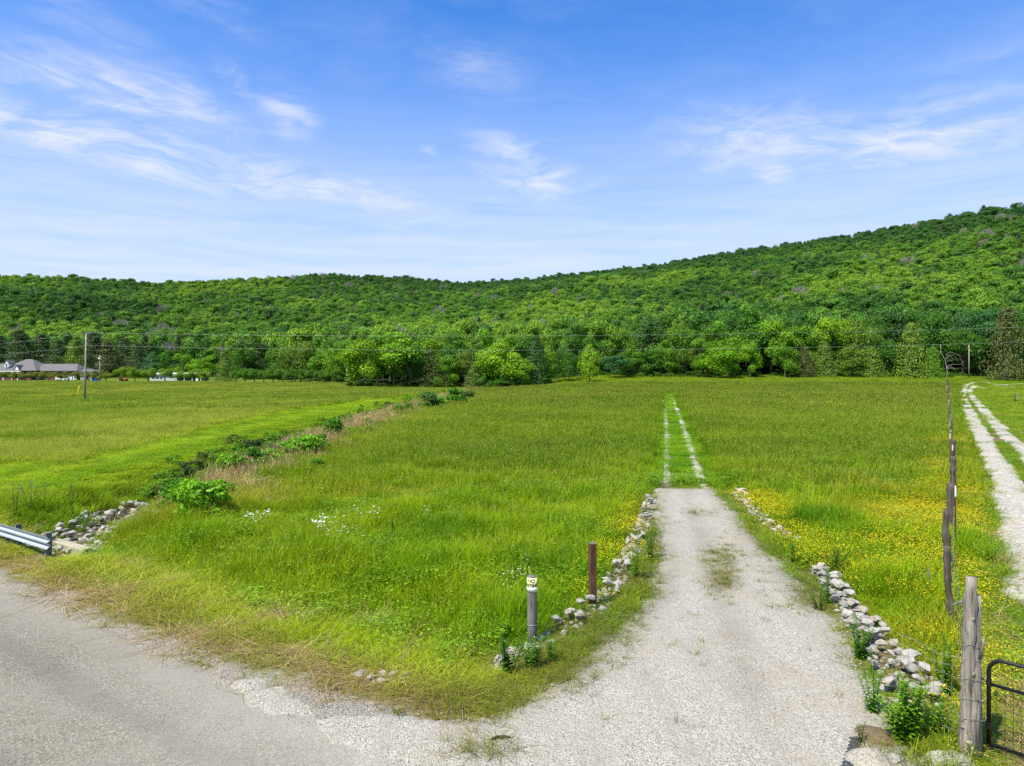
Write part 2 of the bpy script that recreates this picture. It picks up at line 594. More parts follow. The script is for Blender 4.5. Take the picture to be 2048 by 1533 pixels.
def asphalt_mat():
    m, w = new_mat('chip_seal_asphalt')
    pos = w.n('ShaderNodeNewGeometry').outputs['Position']
    vo = w.n('ShaderNodeTexVoronoi', {'Vector': pos, 'Scale': 62.0})
    sepc = w.n('ShaderNodeSeparateColor', {0: vo.outputs['Color']})
    c = w.ramp(sepc.outputs[0], [(0.0, (0.09, 0.084, 0.062)), (0.4, (0.168, 0.158, 0.118)), (0.8, (0.245, 0.229, 0.170)), (1.0, (0.38, 0.355, 0.26))])
    big = w.noise(pos, 0.45, 5, 0.6, 0.3)
    c = w.mix(w.ramp(big, [(0.42, 0.0), (0.68, 0.55)]), c, (0.26, 0.245, 0.195))
    # wheel paths worn darker along the road
    s = w.n('ShaderNodeVectorMath', {0: pos, 1: (RN[0], RN[1], 0)}, operation='DOT_PRODUCT').outputs['Value']
    wn = w.m('MULTIPLY', w.noise(pos, 0.6, 3), 0.8)
    st = w.m('SINE', w.m('MULTIPLY', w.m('ADD', s, wn), 3.6))
    c = w.mix(w.ramp(st, [(0.35, 0.0), (1.0, 0.42)]), c, (0.115, 0.112, 0.098))
    edge = w.m('SUBTRACT', s, ROAD_EDGE)
    c = w.mix(w.ramp(w.m('ADD', w.m('ADD', w.m('MULTIPLY', edge, 0.9), 0.75), w.m('MULTIPLY', big, 0.5)), [(0.45, 0.0), (1.0, 0.6)]), c, (0.27, 0.25, 0.195))
    # pale gravel dust carried onto the road around the drive mouth
    al = w.n('ShaderNodeVectorMath', {0: pos, 1: (RD[0], RD[1], 0)}, operation='DOT_PRODUCT').outputs['Value']
    m1 = w.m('DIVIDE', w.m('ADD', al, 13.0), 8.0, clamp=True)
    m2 = w.m('DIVIDE', w.m('ADD', edge, 2.6), 2.4, clamp=True)
    dust = w.m('MULTIPLY', w.m('MULTIPLY', m1, m2), w.m('ADD', 0.35, w.m('MULTIPLY', big, 1.2)), clamp=True)
    c = w.mix(w.m('MULTIPLY', dust, 0.85), c, w.mix(sepc.outputs[1], (0.22, 0.205, 0.16), (0.47, 0.445, 0.37)))
    b = w.n('ShaderNodeBsdfPrincipled', {'Base Color': c, 'Roughness': 0.85, 'Specular IOR Level': 0.3})
    bp = w.n('ShaderNodeBump', {'Strength': 0.7, 'Distance': 0.012, 'Height': vo.outputs['Distance']})
    w.set(b, 'Normal', bp.outputs[0])
    w.t.links.new(b.outputs[0], w.out.inputs[0])
    return m


def wood_mat(name, c1, c2, scale=9.0):
    m, w = new_mat(name)
    tc = w.n('ShaderNodeTexCoord')
    v = w.n('ShaderNodeMapping', {'Vector': tc.outputs['Object'], 'Scale': (1, 1, 0.09)}).outputs[0]
    n1 = w.noise(v, scale * 3, 6, 0.7, 0.6)
    n2 = w.noise(tc.outputs['Object'], 2.4, 4, 0.6)
    c = w.ramp(n1, [(0.34, [k * 0.16 for k in c1]), (0.45, c1), (0.68, c2)])
    c = w.mix(w.ramp(n2, [(0.35, 0.0), (0.7, 0.6)]), c, [k * 0.55 for k in c1])
    b = w.n('ShaderNodeBsdfPrincipled', {'Base Color': c, 'Roughness': 0.85, 'Specular IOR Level': 0.2})
    bp = w.n('ShaderNodeBump', {'Strength': 0.9, 'Distance': 0.015, 'Height': n1})
    w.set(b, 'Normal', bp.outputs[0])
    w.t.links.new(b.outputs[0], w.out.inputs[0])
    return m


M = {}
M['ground'] = ground_mat()
M['gravel'] = gravel_mat('white_gravel', (0.48, 0.455, 0.38), (0.23, 0.212, 0.165), (0.38, 0.325, 0.215), 44.0)
M['shoulder'] = gravel_mat('dusty_shoulder_gravel', (0.33, 0.305, 0.245), (0.17, 0.15, 0.11), (0.30, 0.25, 0.155), 34.0)
M['track'] = gravel_mat('track_gravel', (0.48, 0.455, 0.39), (0.26, 0.23, 0.17), (0.40, 0.32, 0.19), 14.0)
M['asphalt'] = asphalt_mat()
def stone_mat():
    m, w = new_mat('limestone')
    tc = w.n('ShaderNodeTexCoord')
    rnd = w.n('ShaderNodeObjectInfo').outputs['Random']
    c = w.ramp(rnd, [(0.0, (0.32, 0.305, 0.265)), (0.35, (0.43, 0.415, 0.365)), (0.75, (0.50, 0.485, 0.43)), (1.0, (0.40, 0.335, 0.245))])
    n1 = w.noise(tc.outputs['Object'], 2.2, 6, 0.7)
    n2 = w.noise(tc.outputs['Object'], 9.0, 4, 0.7)
    c = w.mix(w.ramp(n1, [(0.46, 0.0), (0.70, 0.55)]), c, (0.19, 0.172, 0.13))
    c = w.mix(w.ramp(n2, [(0.55, 0.0), (0.75, 0.5)]), c, (0.42, 0.41, 0.37))
    b = w.n('ShaderNodeBsdfPrincipled', {'Base Color': c, 'Roughness': 0.95, 'Specular IOR Level': 0.08})
    bp = w.n('ShaderNodeBump', {'Strength': 0.8, 'Distance': 0.05, 'Height': w.m('ADD', n1, w.m('MULTIPLY', n2, 0.5))})
    w.set(b, 'Normal', bp.outputs[0])
    w.t.links.new(b.outputs[0], w.out.inputs[0])
    return m


M['stone'] = stone_mat()
M['pebble'] = plain('pebble_stone', (0.37, 0.355, 0.31), 0.9, var=0.3, scale=4)
M['post_grey'] = wood_mat('weathered_grey_wood', (0.24, 0.212, 0.17), (0.46, 0.425, 0.36))
M['post_dark'] = wood_mat('weathered_dark_wood', (0.085, 0.07, 0.055), (0.20, 0.175, 0.14))
M['post_treated'] = wood_mat('treated_grey_wood', (0.16, 0.15, 0.13), (0.27, 0.255, 0.225))
M['post_brown'] = wood_mat('brown_wood', (0.10, 0.048, 0.026), (0.17, 0.085, 0.05))
M['pole'] = wood_mat('pole_wood', (0.36, 0.325, 0.255), (0.48, 0.44, 0.36))
M['bark'] = plain('bark', (0.13, 0.10, 0.075), 0.95, var=0.4, scale=5)
M['bark_pale'] = plain('pale_bark', (0.34, 0.31, 0.27), 0.95, var=0.3, scale=5)
M['twig'] = plain('grey_twigs', (0.25, 0.235, 0.185), 0.95, var=0.25, scale=5)
M['leaf_obj'] = leaf_mat('tree_leaves', 'OBJ')
M['leaf_inst'] = leaf_mat('forest_leaves', 'INST')
M['needle_obj'] = leaf_mat('conifer_needles', 'OBJ', trans=0.12)
M['needle_inst'] = leaf_mat('forest_needles', 'INST', trans=0.12)
M['grass'] = leaf_mat('grass_blades', 'INST', trans=0.38, rough=0.6, tip=(0.29, 0.29, 0.06), spec=0.05)
M['straw'] = leaf_mat('dead_grass', 'INST', trans=0.25, rough=0.8, tip=(0.42, 0.31, 0.16), spec=0.1)
M['weed_obj'] = leaf_mat('weed_leaves', 'OBJ', trans=0.3)
M['yellow'] = leaf_mat('yellow_petals', (0.85, 0.66, 0.01), trans=0.25)
M['white_petal'] = leaf_mat('white_petals', (0.82, 0.82, 0.78), trans=0.2)
M['purple'] = leaf_mat('purple_petals', (0.22, 0.17, 0.24), trans=0.2)
M['white_paint'] = plain('white_paint', (0.80, 0.80, 0.78), 0.5, var=0.05)
M['brick'] = plain('maroon_brick', (0.17, 0.05, 0.045), 0.9, var=0.3, scale=3)
M['roof'] = plain('grey_shingles', (0.150, 0.146, 0.142), 0.95, var=0.25, scale=2, spec=0.05)
M['glass'] = plain('window_glass', (0.05, 0.07, 0.08), 0.1, var=0.1, spec=0.6)
M['black_paint'] = plain('black_gate_paint', (0.012, 0.012, 0.013), 0.35, var=0.4, scale=30, spec=0.5)
M['wire'] = plain('galvanised_wire', (0.30, 0.29, 0.27), 0.55, 0.5, var=0.3)
M['line'] = plain('aluminium_line', (0.55, 0.55, 0.53), 0.5, 0.3, var=0.1)
M['galv'] = plain('galvanised_steel', (0.50, 0.54, 0.55), 0.5, 0.55, var=0.2, scale=4)
M['concrete'] = plain('weathered_concrete', (0.40, 0.35, 0.27), 0.9, var=0.3, scale=5, bump=0.3)
M['sign_yellow'] = plain('pale_yellow_sign', (0.80, 0.78, 0.36), 0.5, var=0.06)
M['sign_white'] = plain('white_sign_panel', (0.82, 0.83, 0.80), 0.5, var=0.04)
M['sign_black'] = plain('black_lettering', (0.01, 0.01, 0.01), 0.6, var=0.0)
M['tire'] = plain('tyre_rubber', (0.02, 0.02, 0.02), 0.8)
M['orange'] = plain('orange_paint', (0.65, 0.20, 0.03), 0.5)
M['blue'] = plain('blue_plastic', (0.04, 0.18, 0.5), 0.5)
M['guard_yellow'] = plain('yellow_plastic', (0.75, 0.62, 0.03), 0.5, var=0.1)
M['dark_metal'] = plain('dark_corrugated_metal', (0.05, 0.05, 0.05), 0.7, var=0.3)
M['dirt'] = gravel_mat('gritty_dirt', (0.25, 0.185, 0.115), (0.13, 0.095, 0.055), (0.21, 0.15, 0.085), 60.0)
M['shed_grey'] = plain('grey_metal_siding', (0.50, 0.51, 0.51), 0.6, var=0.1)


# ------------------------------------------------------------------ what grows where (world coordinates)
LUSH = np.array((0.165, 0.320, 0.005))
LUSH2 = np.array((0.290, 0.400, 0.008))
OLIVE = np.array((0.180, 0.290, 0.010))
OLIVE2 = np.array((0.118, 0.235, 0.005))
MOWC = np.array((0.215, 0.385, 0.006))
PALE = np.array((0.235, 0.325, 0.025))
TAN = np.array((0.54, 0.42, 0.20))
BROWN = np.array((0.38, 0.31, 0.075))
VERGE = np.array((0.36, 0.41, 0.035))
DARKG = np.array((0.060, 0.185, 0.004))


def lerp(a, b, t):
    return a + (b - a) * np.asarray(t)[:, None]


def cover(x, y):
    """colour, height, density and class of the plants at each ground point"""
    n = len(x)
    px = CX + F * x / np.maximum(y, 5)
    q = road_q(x, y)
    n1, n2, n3 = fbm(x, y, 9, 31), fbm(x, y, 2.2, 41), fbm(x, y, 30, 51, 3)
    fd = fence_d(x, y)
    dd = ditch_dx(x, y)
    col = lerp(OLIVE, OLIVE2, np.clip(0.5 + 2.4 * n1, 0, 1))
    col = lerp(col, PALE, np.clip(0.1 + 1.6 * n2 + 2.2 * n3, 0, 0.8))
    h = 0.52 + 0.16 * n1
    den = np.ones(n)
    straw = np.zeros(n)
    # lush near field
    near = 1 - sst(26, 46, y + 14 * n1)
    lush = lerp(LUSH, LUSH2, np.clip(0.5 + 2.2 * n2 + 1.5 * n1, 0, 1))
    lush = lerp(lush, DARKG, np.clip(3.2 * n1 + 1.0 * n3, 0, 0.85))
    lush = lerp(lush, np.array((0.38, 0.37, 0.02)), np.clip(4.0 * fbm(x, y, 4.0, 57) - 0.2, 0, 0.65))
    lush = lerp(lush, np.array((0.085, 0.23, 0.012)), np.clip(4.0 * fbm(x, y, 1.3, 59, 3) - 0.25, 0, 0.7))
    mid = lerp(col, lush, near * np.where(fd < 0, 1, 1))
    col = mid
    h = h * (1 - 0.1 * near) * (1 + near * np.clip(2.2 * fbm(x, y, 1.8, 58, 3), -0.45, 0.5))
    # left field
    left = sst(2, 8, -dd) * sst(15, 25, y)
    lf = lerp(np.array((0.300, 0.375, 0.045)), OLIVE2, np.clip(0.35 + 2.4 * n1 + n3, 0, 1))
    lf = lerp(lf, np.array((0.17, 0.32, 0.012)), np.clip(0.15 + 1.6 * n3 + n2, 0, 0.6))
    col = lerp(col, lf, left)
    h = np.where(left > 0.5, 0.42 + 0.3 * n1, h)
    # mown strip with mowing lanes
    sdm = sdf_poly(x, y, MOW) + 0.6 * n2
    mow = 1 - sst(-0.5, 0.4, sdm)
    lane = 0.5 + 0.5 * np.sin((dd + 1.5 * n3) * 1.7)
    mc = lerp(MOWC, np.array((0.340, 0.480, 0.014)), lane)
    mc = lerp(mc, np.array((0.12, 0.27, 0.006)), np.clip(2 * n2, 0, 0.6))
    col = lerp(col, mc, mow)
    h = h * (1 - mow) + 0.07 * mow
    rim = np.exp(-((sdm - 0.6) / 0.7) ** 2) * left * (1 - mow)
    col = lerp(col, np.array((0.33, 0.40, 0.04)), 0.7 * rim)
    # ditch banks: rank weeds on the left, dry straw on the right
    dw = sst(16, 20, y) * (1 - sst(168, 195, y))
    bank = np.exp(-((dd + 0.4) / 2.4) ** 2) * dw
    col = lerp(col, np.array((0.19, 0.32, 0.012)), 0.75 * bank)
    h = h * (1 - bank) + 0.26 * bank
    tanb = 1.3 * np.exp(-((dd - 4.0 - 1.2 * n1) / 1.9) ** 2) * dw * sst(22, 30, y) * np.clip(0.85 + 2.0 * n2, 0, 1)
    straw = np.maximum(straw, tanb)
    h = h + 0.25 * tanb
    edgeg = np.exp(-((dd - 7.5) / 1.8) ** 2) * dw * (1 - sst(60, 100, y))
    col = lerp(col, np.array((0.24, 0.34, 0.012)), 0.6 * edgeg)
    # bright cut grass along the right wood edge and mid clump
    fy = foot_y(px)
    cut = sst(32, 22, fy - y + 8 * n3) * sst(-10, 8, x)
    col = lerp(col, np.array((0.215, 0.34, 0.015)), 0.85 * cut)
    h = h * (1 - 0.6 * cut)
    # drive: short green strip between and beside the wheel ruts
    lat = np.abs(drive_lat(x, y))
    on = (y > DCY[0] - 1) & (y < DC_END + 4)
    strip = np.where(on, 1 - sst(1.5, 2.1, lat + 0.4 * n2), 0)
    col = lerp(col, lerp(MOWC, np.array((0.10, 0.29, 0.006)), np.clip(0.5 + 2 * n2, 0, 1)), strip)
    h = h * (1 - strip) + 0.10 * strip
    rut = np.where(on, np.minimum(np.abs(drive_lat(x, y) - 0.8), np.abs(drive_lat(x, y) + 0.8)), 9)
    den = den * np.where(rut < 0.34 + 0.2 * n2, 0.02, 1)
    # right of the fence: grazed pasture
    pas = sst(0.3, 1.6, fd + 0.8 * n2) * sst(6, 9, y)
    pc = lerp(np.array((0.15, 0.30, 0.010)), np.array((0.25, 0.34, 0.025)), np.clip(0.5 + 2.5 * n2 + n1, 0, 1))
    col = lerp(col, pc, pas)
    h = h * (1 - pas) + (0.16 + 0.12 * n1) * pas
    near_gate = (fd > 0.15) & (y < 16)
    h = np.where(near_gate, 0.09 + 0.05 * n2, h)
    hay = pas * sst(0.02, 0.28, fbm(x, y, 3.0, 77) + 0.22 * (1 - sst(9, 17, y)) - 0.10 * sst(20, 40, y)) * (1 - sst(60, 90, y))
    hay2 = (fd > 0.7) * (y < 22) * np.clip(0.6 + 3.5 * fbm(x, y, 1.6, 79), 0, 0.9)
    straw = np.maximum(straw, np.maximum(hay, hay2))
    # farm track
    t1 = dist_poly(x, y, TR1)
    t2 = dist_poly(x, y, TR2)
    tm = np.minimum(t1, t2)
    den = den * np.where(tm < 0.75 + 0.5 * n2, 0.03, 1)
    both = (t1 + t2) < 4.5
    h = np.where(both, 0.12, h)
    # roadside verge
    vq = q + 0.35 * n2
    v1 = 1 - sst(1.2, 2.2, vq + 1.6 * n1)                # brown, close-mown
    v2 = 1 - sst(2.8, 4.6, vq + 1.3 * n1)                # yellow-green, mown
    vv = lerp(VERGE, LUSH2, np.clip(0.4 + 2.6 * n2, 0, 1))
    col = lerp(col, vv, v2 * (x < 2))
    h = np.where((v2 > 0.3) & (x < 2), h * (1 - v2) + 0.17 * v2, h)
    bc = lerp(BROWN, np.array((0.27, 0.31, 0.03)), np.clip(0.45 + 2.6 * n2, 0, 1))
    col = lerp(col, bc, v1 * (x < 2.5))
    h = np.where((v1 > 0.2) & (x < 2.5), h * (1 - v1) + 0.10 * v1, h)
    thatch = v2 * (x < 1) * np.clip(fbm(x * 0.5 + y * 0.8, y * 0.5 - x * 0.8, 0.9, 91) * 5 - 0.4, 0, 1)
    straw = np.maximum(straw, 0.6 * thatch)
    straw = np.maximum(straw, v1 * (x < 1.5) * np.clip(0.30 + 3.2 * fbm(x, y, 1.2, 97), 0, 0.85))
    den = den * sst(0.25, 1.3, q + 0.9 * n2)
    # driveway
    sdv = sdf_poly(x, y, DRIVE)
    den = den * sst(-0.10, 0.25, sdv + 0.55 * n2)
    nearv = np.exp(-(np.maximum(sdv, 0) / 0.8) ** 2)
    h = h * (1 - 0.68 * nearv)
    den = den * (1 - 0.45 * nearv)
    col = lerp(col, np.array((0.20, 0.24, 0.03)), 0.5 * nearv)
    for path, wd in STONE_PATHS:
        ds = dist_poly(x, y, path) + 0.25 * n2
        den = den * (0.12 + 0.88 * sst(wd * 0.6, wd * 1.2, ds))
        h = h * (0.35 + 0.65 * sst(wd, wd + 0.8, ds))
    # rock bed of the ditch
    rock = np.exp(-(dd / 1.15) ** 2) * sst(19.5, 21.5, y) * (1 - sst(31, 34, y))
    den = den * (1 - 0.93 * np.clip(rock * 1.5, 0, 1))
    return col, np.maximum(h, 0.05), np.clip(den, 0, 1), np.clip(straw, 0, 1), q, sdv


# ------------------------------------------------------------------ ground
def axis(parts):
    out = []
    for a, b, s in parts:
        out.append(np.arange(a, b, s))
    return np.concatenate(out)


def build_ground():
    xp = axis([(0, 20, 0.3), (20, 64, 1.0), (64, 200, 4.0), (200, 900, 14.0), (900, 3600, 120.0)])
    xs = np.concatenate([-xp[1:][::-1], xp])
    ys = axis([(-600, -60, 60), (-60, 4, 4.0), (4, 34, 0.25), (34, 72, 0.7), (72, 236, 2.0), (236, 1200, 11.0), (1200, 3800, 120.0)])
    gx, gy = np.meshgrid(xs, ys)
    x, y = gx.ravel(), gy.ravel()
    z = ztr(x, y)
    col, h, den, straw, q, sdv = cover(x, y)
    soil = np.array((0.20, 0.15, 0.085))
    grit = np.array((0.44, 0.40, 0.31))
    c = col * 0.62
    c = lerp(c, TAN * 0.7, straw)
    bare = 1 - den
    near = (y < 60)
    c = lerp(c, lerp(soil, grit, np.clip(sst(1.8, 0.6, q) + sst(0.6, 0.0, sdv), 0, 1)), np.where(near, bare, bare * 0.3))
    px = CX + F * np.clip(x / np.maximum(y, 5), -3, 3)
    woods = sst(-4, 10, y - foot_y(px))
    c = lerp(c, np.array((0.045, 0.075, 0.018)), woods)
    z = z + np.where(near, 0.05 * fbm(x, y, 0.9, 61) * sst(1.5, 3.0, q) * sst(0.3, 1.2, sdv), 0)
    nx, ny = len(xs), len(ys)
    i = np.arange(ny - 1)[:, None] * nx + np.arange(nx - 1)[None, :]
    i = i.ravel()
    faces = np.stack([i, i + 1, i + nx + 1, i + nx], 1)
    me = mesh_np('ground', np.stack([x, y, z], 1), faces, M['ground'], True, {'col': ('FLOAT_COLOR', 'POINT', c)})
    obj('ground', me, kind='structure')


build_ground()


def sheet(name, mat, x0, x1, y0, y1, step, inside, lift, loose=None):
    """a surface lying on the ground: it dips under it where inside(x, y) turns negative, which leaves a ragged natural edge"""
    xs, ys = np.arange(x0, x1, step), np.arange(y0, y1, step)
    gx, gy = np.meshgrid(xs, ys)
    x, y = gx.ravel(), gy.ravel()
    ins = inside(x, y)
    z = ztr(x, y) + lift * np.clip(ins / 0.22, -1.2, 1)
    nx, ny = len(xs), len(ys)
    i = (np.arange(ny - 1)[:, None] * nx + np.arange(nx - 1)[None, :]).ravel()
    f = np.stack([i, i + 1, i + nx + 1, i + nx], 1)
    f = f[(ins[f] > -0.3).any(1)]
    used, inv = np.unique(f.ravel(), return_inverse=True)
    V = np.stack([x, y, z], 1)[used]
    at = {'loose': ('FLOAT', 'POINT', loose(V[:, 0], V[:, 1]))} if loose else None
    me = mesh_np(name, V, inv.reshape(-1, 4), mat, True, at)
    return obj(name, me, kind='structure')


def build_roads():
    # the public road is a long strip laid in its own direction
    a = np.concatenate([np.arange(-160, -26, 4.0), np.arange(-26, 16, 0.12), np.arange(16, 160, 4.0)])
    b = np.concatenate([np.arange(-0.2, 6.0, 0.5), np.arange(6.0, 7.05, 0.08)])
    ga, gb = np.meshgrid(a, b)
    ga, gb = ga.ravel(), gb.ravel()
    x = gb * RN[0] + ga * RD[0]
    y = gb * RN[1] + ga * RD[1]
    ins = (ROAD_EDGE + 0.35 + 0.35 * fbm(x, y, 1.4, 5) * 1.6) - gb
    z = ztr(x, y) + 0.02 * np.clip(ins / 0.3, -1.2, 1) + 0.01
    na, nb = len(a), len(b)
    i = (np.arange(nb - 1)[:, None] * na + np.arange(na - 1)[None, :]).ravel()
    me = mesh_np('road', np.stack([x, y, z], 1), np.stack([i, i + na, i + na + 1, i + 1], 1), M['asphalt'], True)
    obj('road', me, kind='structure')

    path = GP([(1560, 1560), (1520, 1420), (1470, 1290), (1435, 1170), (1400, 1070), (1378, 1000), (1370, 975)])

    def loose_drive(x, y):
        # dirt and loose stone gather on the crown and the edges, the wheel paths stay packed and pale
        d = dist_poly(x, y, path)
        crown = np.exp(-(d / 0.34) ** 2) * sst(8, 12, y)
        edge = sst(-0.7, -0.05, sdf_poly(x, y, DRIVE)) * (x > -1.0)
        return np.clip((0.9 * crown + 0.8 * edge) * (0.75 + 1.6 * fbm(x, y, 1.1, 19)), 0, 1)

    def ins_drive(x, y):
        return -sdf_poly(x, y, DRIVE) + (0.5 + 0.9 * sst(1.0, -1.5, x)) * fbm(x, y, 0.8, 15) + 0.12 - 0.1 * sst(0.0, -2.0, x) + 2.2 * sst(28.0, 30.5, y) * fbm(x, y, 0.7, 18)
    sheet('gravel_driveway', M['gravel'], -6.5, 11.0, 1.5, 33.5, 0.12, ins_drive, 0.045, loose_drive)

    # gravel shoulder between the asphalt and the verge
    def ins_sh(x, y):
        q = road_q(x, y)
        return 0.46 + 1.5 * fbm(x, y, 0.9, 25) - np.abs(q - 0.60)
    sheet('gravel_shoulder', M['shoulder'], -24, 0.6, 6, 24.5, 0.12, ins_sh, 0.03)

    def ins_rut(side):
        def f(x, y):
            nz = fbm(x, y * 0.6, 0.9, 35 + side)
            d = np.abs(drive_lat(x, y) - 0.8 * side)
            w = 0.25 if side > 0 else 0.19
            end = np.minimum(y - DCY[1] + 0.4, DC_END + 1 - y)
            return np.minimum(w + 0.30 * nz - d, end)
        return f
    for s in (-1, 1):
        sheet('wheel_rut', M['track'], DCX[0] - 3, DCX[-1] + 3, DCY[0] - 1.5, DC_END + 2, 0.16, ins_rut(s), 0.07)

    def ins_track(pts, wdt):
        def f(x, y):
            nz = fbm(x, y, 1.8, 45)
            w = wdt * (1.0 + 0.4 * (1 - sst(18, 34, y)))
            return w + 0.6 * nz - dist_poly(x, y, pts)
        return f
    sheet('farm_track', M['track'], 10, 140, 12, 190, 0.33, ins_track(TR1, 0.66), 0.10)
    sheet('farm_track', M['track'], 10, 140, 12, 190, 0.33, ins_track(TR2, 0.55), 0.10)


build_roads()


# ------------------------------------------------------------------ scatter (stuff) by geometry nodes
def scatter(name, proto_meshes, P, rot, scl, idx, col, label, cat):
    coll = bpy.data.collections.new(name + '_variants')
    for k, me in enumerate(proto_meshes):
        coll.objects.link(bpy.data.objects.new('%s_%02d' % (name, k), me))
    me = bpy.data.meshes.new(name)
    n = len(P)
    me.vertices.add(n)
    me.vertices.foreach_set('co', np.asarray(P, np.float32).ravel())
    for k, typ, arr, key in (('rot', 'FLOAT_VECTOR', rot, 'vector'), ('scl', 'FLOAT_VECTOR', scl, 'vector')):
        a = me.attributes.new(k, typ, 'POINT')
        a.data.foreach_set(key, np.asarray(arr, np.float32).ravel())
    a = me.attributes.new('idx', 'INT', 'POINT')
    a.data.foreach_set('value', np.asarray(idx, np.int32))
    if col is not None:
        a = me.attributes.new('col', 'FLOAT_COLOR', 'POINT')
        cc = np.concatenate([np.clip(col, 0, 1), np.ones((n, 1))], 1)
        a.data.foreach_set('color', cc.astype(np.float32).ravel())
    o = obj(name, me, label=label, cat=cat, kind='stuff')
    ng = bpy.data.node_groups.new(name + '_scatter', 'GeometryNodeTree')
    ng.interface.new_socket('Geometry', in_out='INPUT', socket_type='NodeSocketGeometry')
    ng.interface.new_socket('Geometry', in_out='OUTPUT', socket_type='NodeSocketGeometry')
    N, L = ng.nodes, ng.links
    gi, go = N.new('NodeGroupInput'), N.new('NodeGroupOutput')
    ci = N.new('GeometryNodeCollectionInfo')
    ci.inputs['Collection'].default_value = coll
    ci.inputs['Separate Children'].default_value = True
    ci.inputs['Reset Children'].default_value = True
    ip = N.new('GeometryNodeInstanceOnPoints')
    ip.inputs['Pick Instance'].default_value = True

    def named(nm, typ):
        x = N.new('GeometryNodeInputNamedAttribute')
        x.data_type = typ
        x.inputs['Name'].default_value = nm
        return [s for s in x.outputs if s.enabled and s.name == 'Attribute'][0]
    L.new(gi.outputs[0], ip.inputs['Points'])
    L.new(ci.outputs[0], ip.inputs['Instance'])
    L.new(named('idx', 'INT'), ip.inputs['Instance Index'])
    e2r = N.new('FunctionNodeEulerToRotation')
    L.new(named('rot', 'FLOAT_VECTOR'), e2r.inputs[0])
    L.new(e2r.outputs[0], ip.inputs['Rotation'])
    L.new(named('scl', 'FLOAT_VECTOR'), ip.inputs['Scale'])
    L.new(ip.outputs[0], go.inputs[0])
    md = o.modifiers.new('scatter', 'NODES')
    md.node_group = ng
    return o


def blades_mesh(name, rng, nb, rad, hmin, hmax, wmin, wmax, mat, lean=0.45, seed_frac=0.0, flat=0.0):
    """a tuft of bent tapering blades with seed heads on some (attribute s)"""
    V, Q, T, v, s = [], [], [], [], []
    for k in range(nb):
        r = rad * math.sqrt(rng.random())
        a = rng.random() * 2 * math.pi
        bx, by = r * math.cos(a), r * math.sin(a)
        h = rng.uniform(hmin, hmax)
        w = rng.uniform(wmin, wmax) / 2
        d = rng.random() * 2 * math.pi
        ln = h * rng.uniform(0.1, lean) * (1 + flat * 2)
        hz = h * (1 - 0.6 * flat)
        dx, dy = math.cos(d), math.sin(d)
        t = d + math.pi / 2 + rng.uniform(-0.6, 0.6)
        wx, wy = math.cos(t) * w, math.sin(t) * w
        i = len(V)
        V += [(bx - wx, by - wy, -0.03), (bx + wx, by + wy, -0.03),
              (bx + dx * ln * 0.35 - wx * 0.8, by + dy * ln * 0.35 - wy * 0.8, hz * 0.58),
              (bx + dx * ln * 0.35 + wx * 0.8, by + dy * ln * 0.35 + wy * 0.8, hz * 0.58),
              (bx + dx * ln, by + dy * ln, hz)]
        Q.append((i, i + 1, i + 3, i + 2))
        T.append((i + 2, i + 3, i + 4))
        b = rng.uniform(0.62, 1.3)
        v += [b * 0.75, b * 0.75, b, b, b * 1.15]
        s += [0] * 5
        if rng.random() < seed_frac:
            i = len(V)
            cx, cy = bx + dx * ln, by + dy * ln
            hw = max(w * 1.3, 0.004)
            ux, uy = math.cos(t) * hw, math.sin(t) * hw
            L = hz * rng.uniform(0.14, 0.24)
            V += [(cx, cy, hz * 0.97), (cx + ux, cy + uy, hz + L * 0.4), (cx + dx * L * 0.4, cy + dy * L * 0.4, hz + L), (cx - ux, cy - uy, hz + L * 0.4)]
            Q.append((i, i + 1, i + 2, i + 3))
            b = rng.uniform(0.8, 1.3)
            v += [b] * 4
            s += [0.75] * 4
    return mesh_np(name, np.array(V), [np.array(Q), np.array(T)], mat, False,
                   {'v': ('FLOAT', 'POINT', v), 's': ('FLOAT', 'POINT', s)})


def jgrid(y0, y1, cell, u=0.86, xlim=None):
    """jittered points over the wedge of ground in and a little around the view"""
    xm = u * y1 + 2
    nx, ny = int(2 * xm / cell), int((y1 - y0) / cell)
    gx, gy = np.meshgrid(np.arange(nx), np.arange(ny))
    x = -xm + (gx.ravel() + RNG.random(nx * ny)) * cell
    y = y0 + (gy.ravel() + RNG.random(nx * ny)) * cell
    k = np.abs(x) < u * y + 2
    return x[k], y[k]


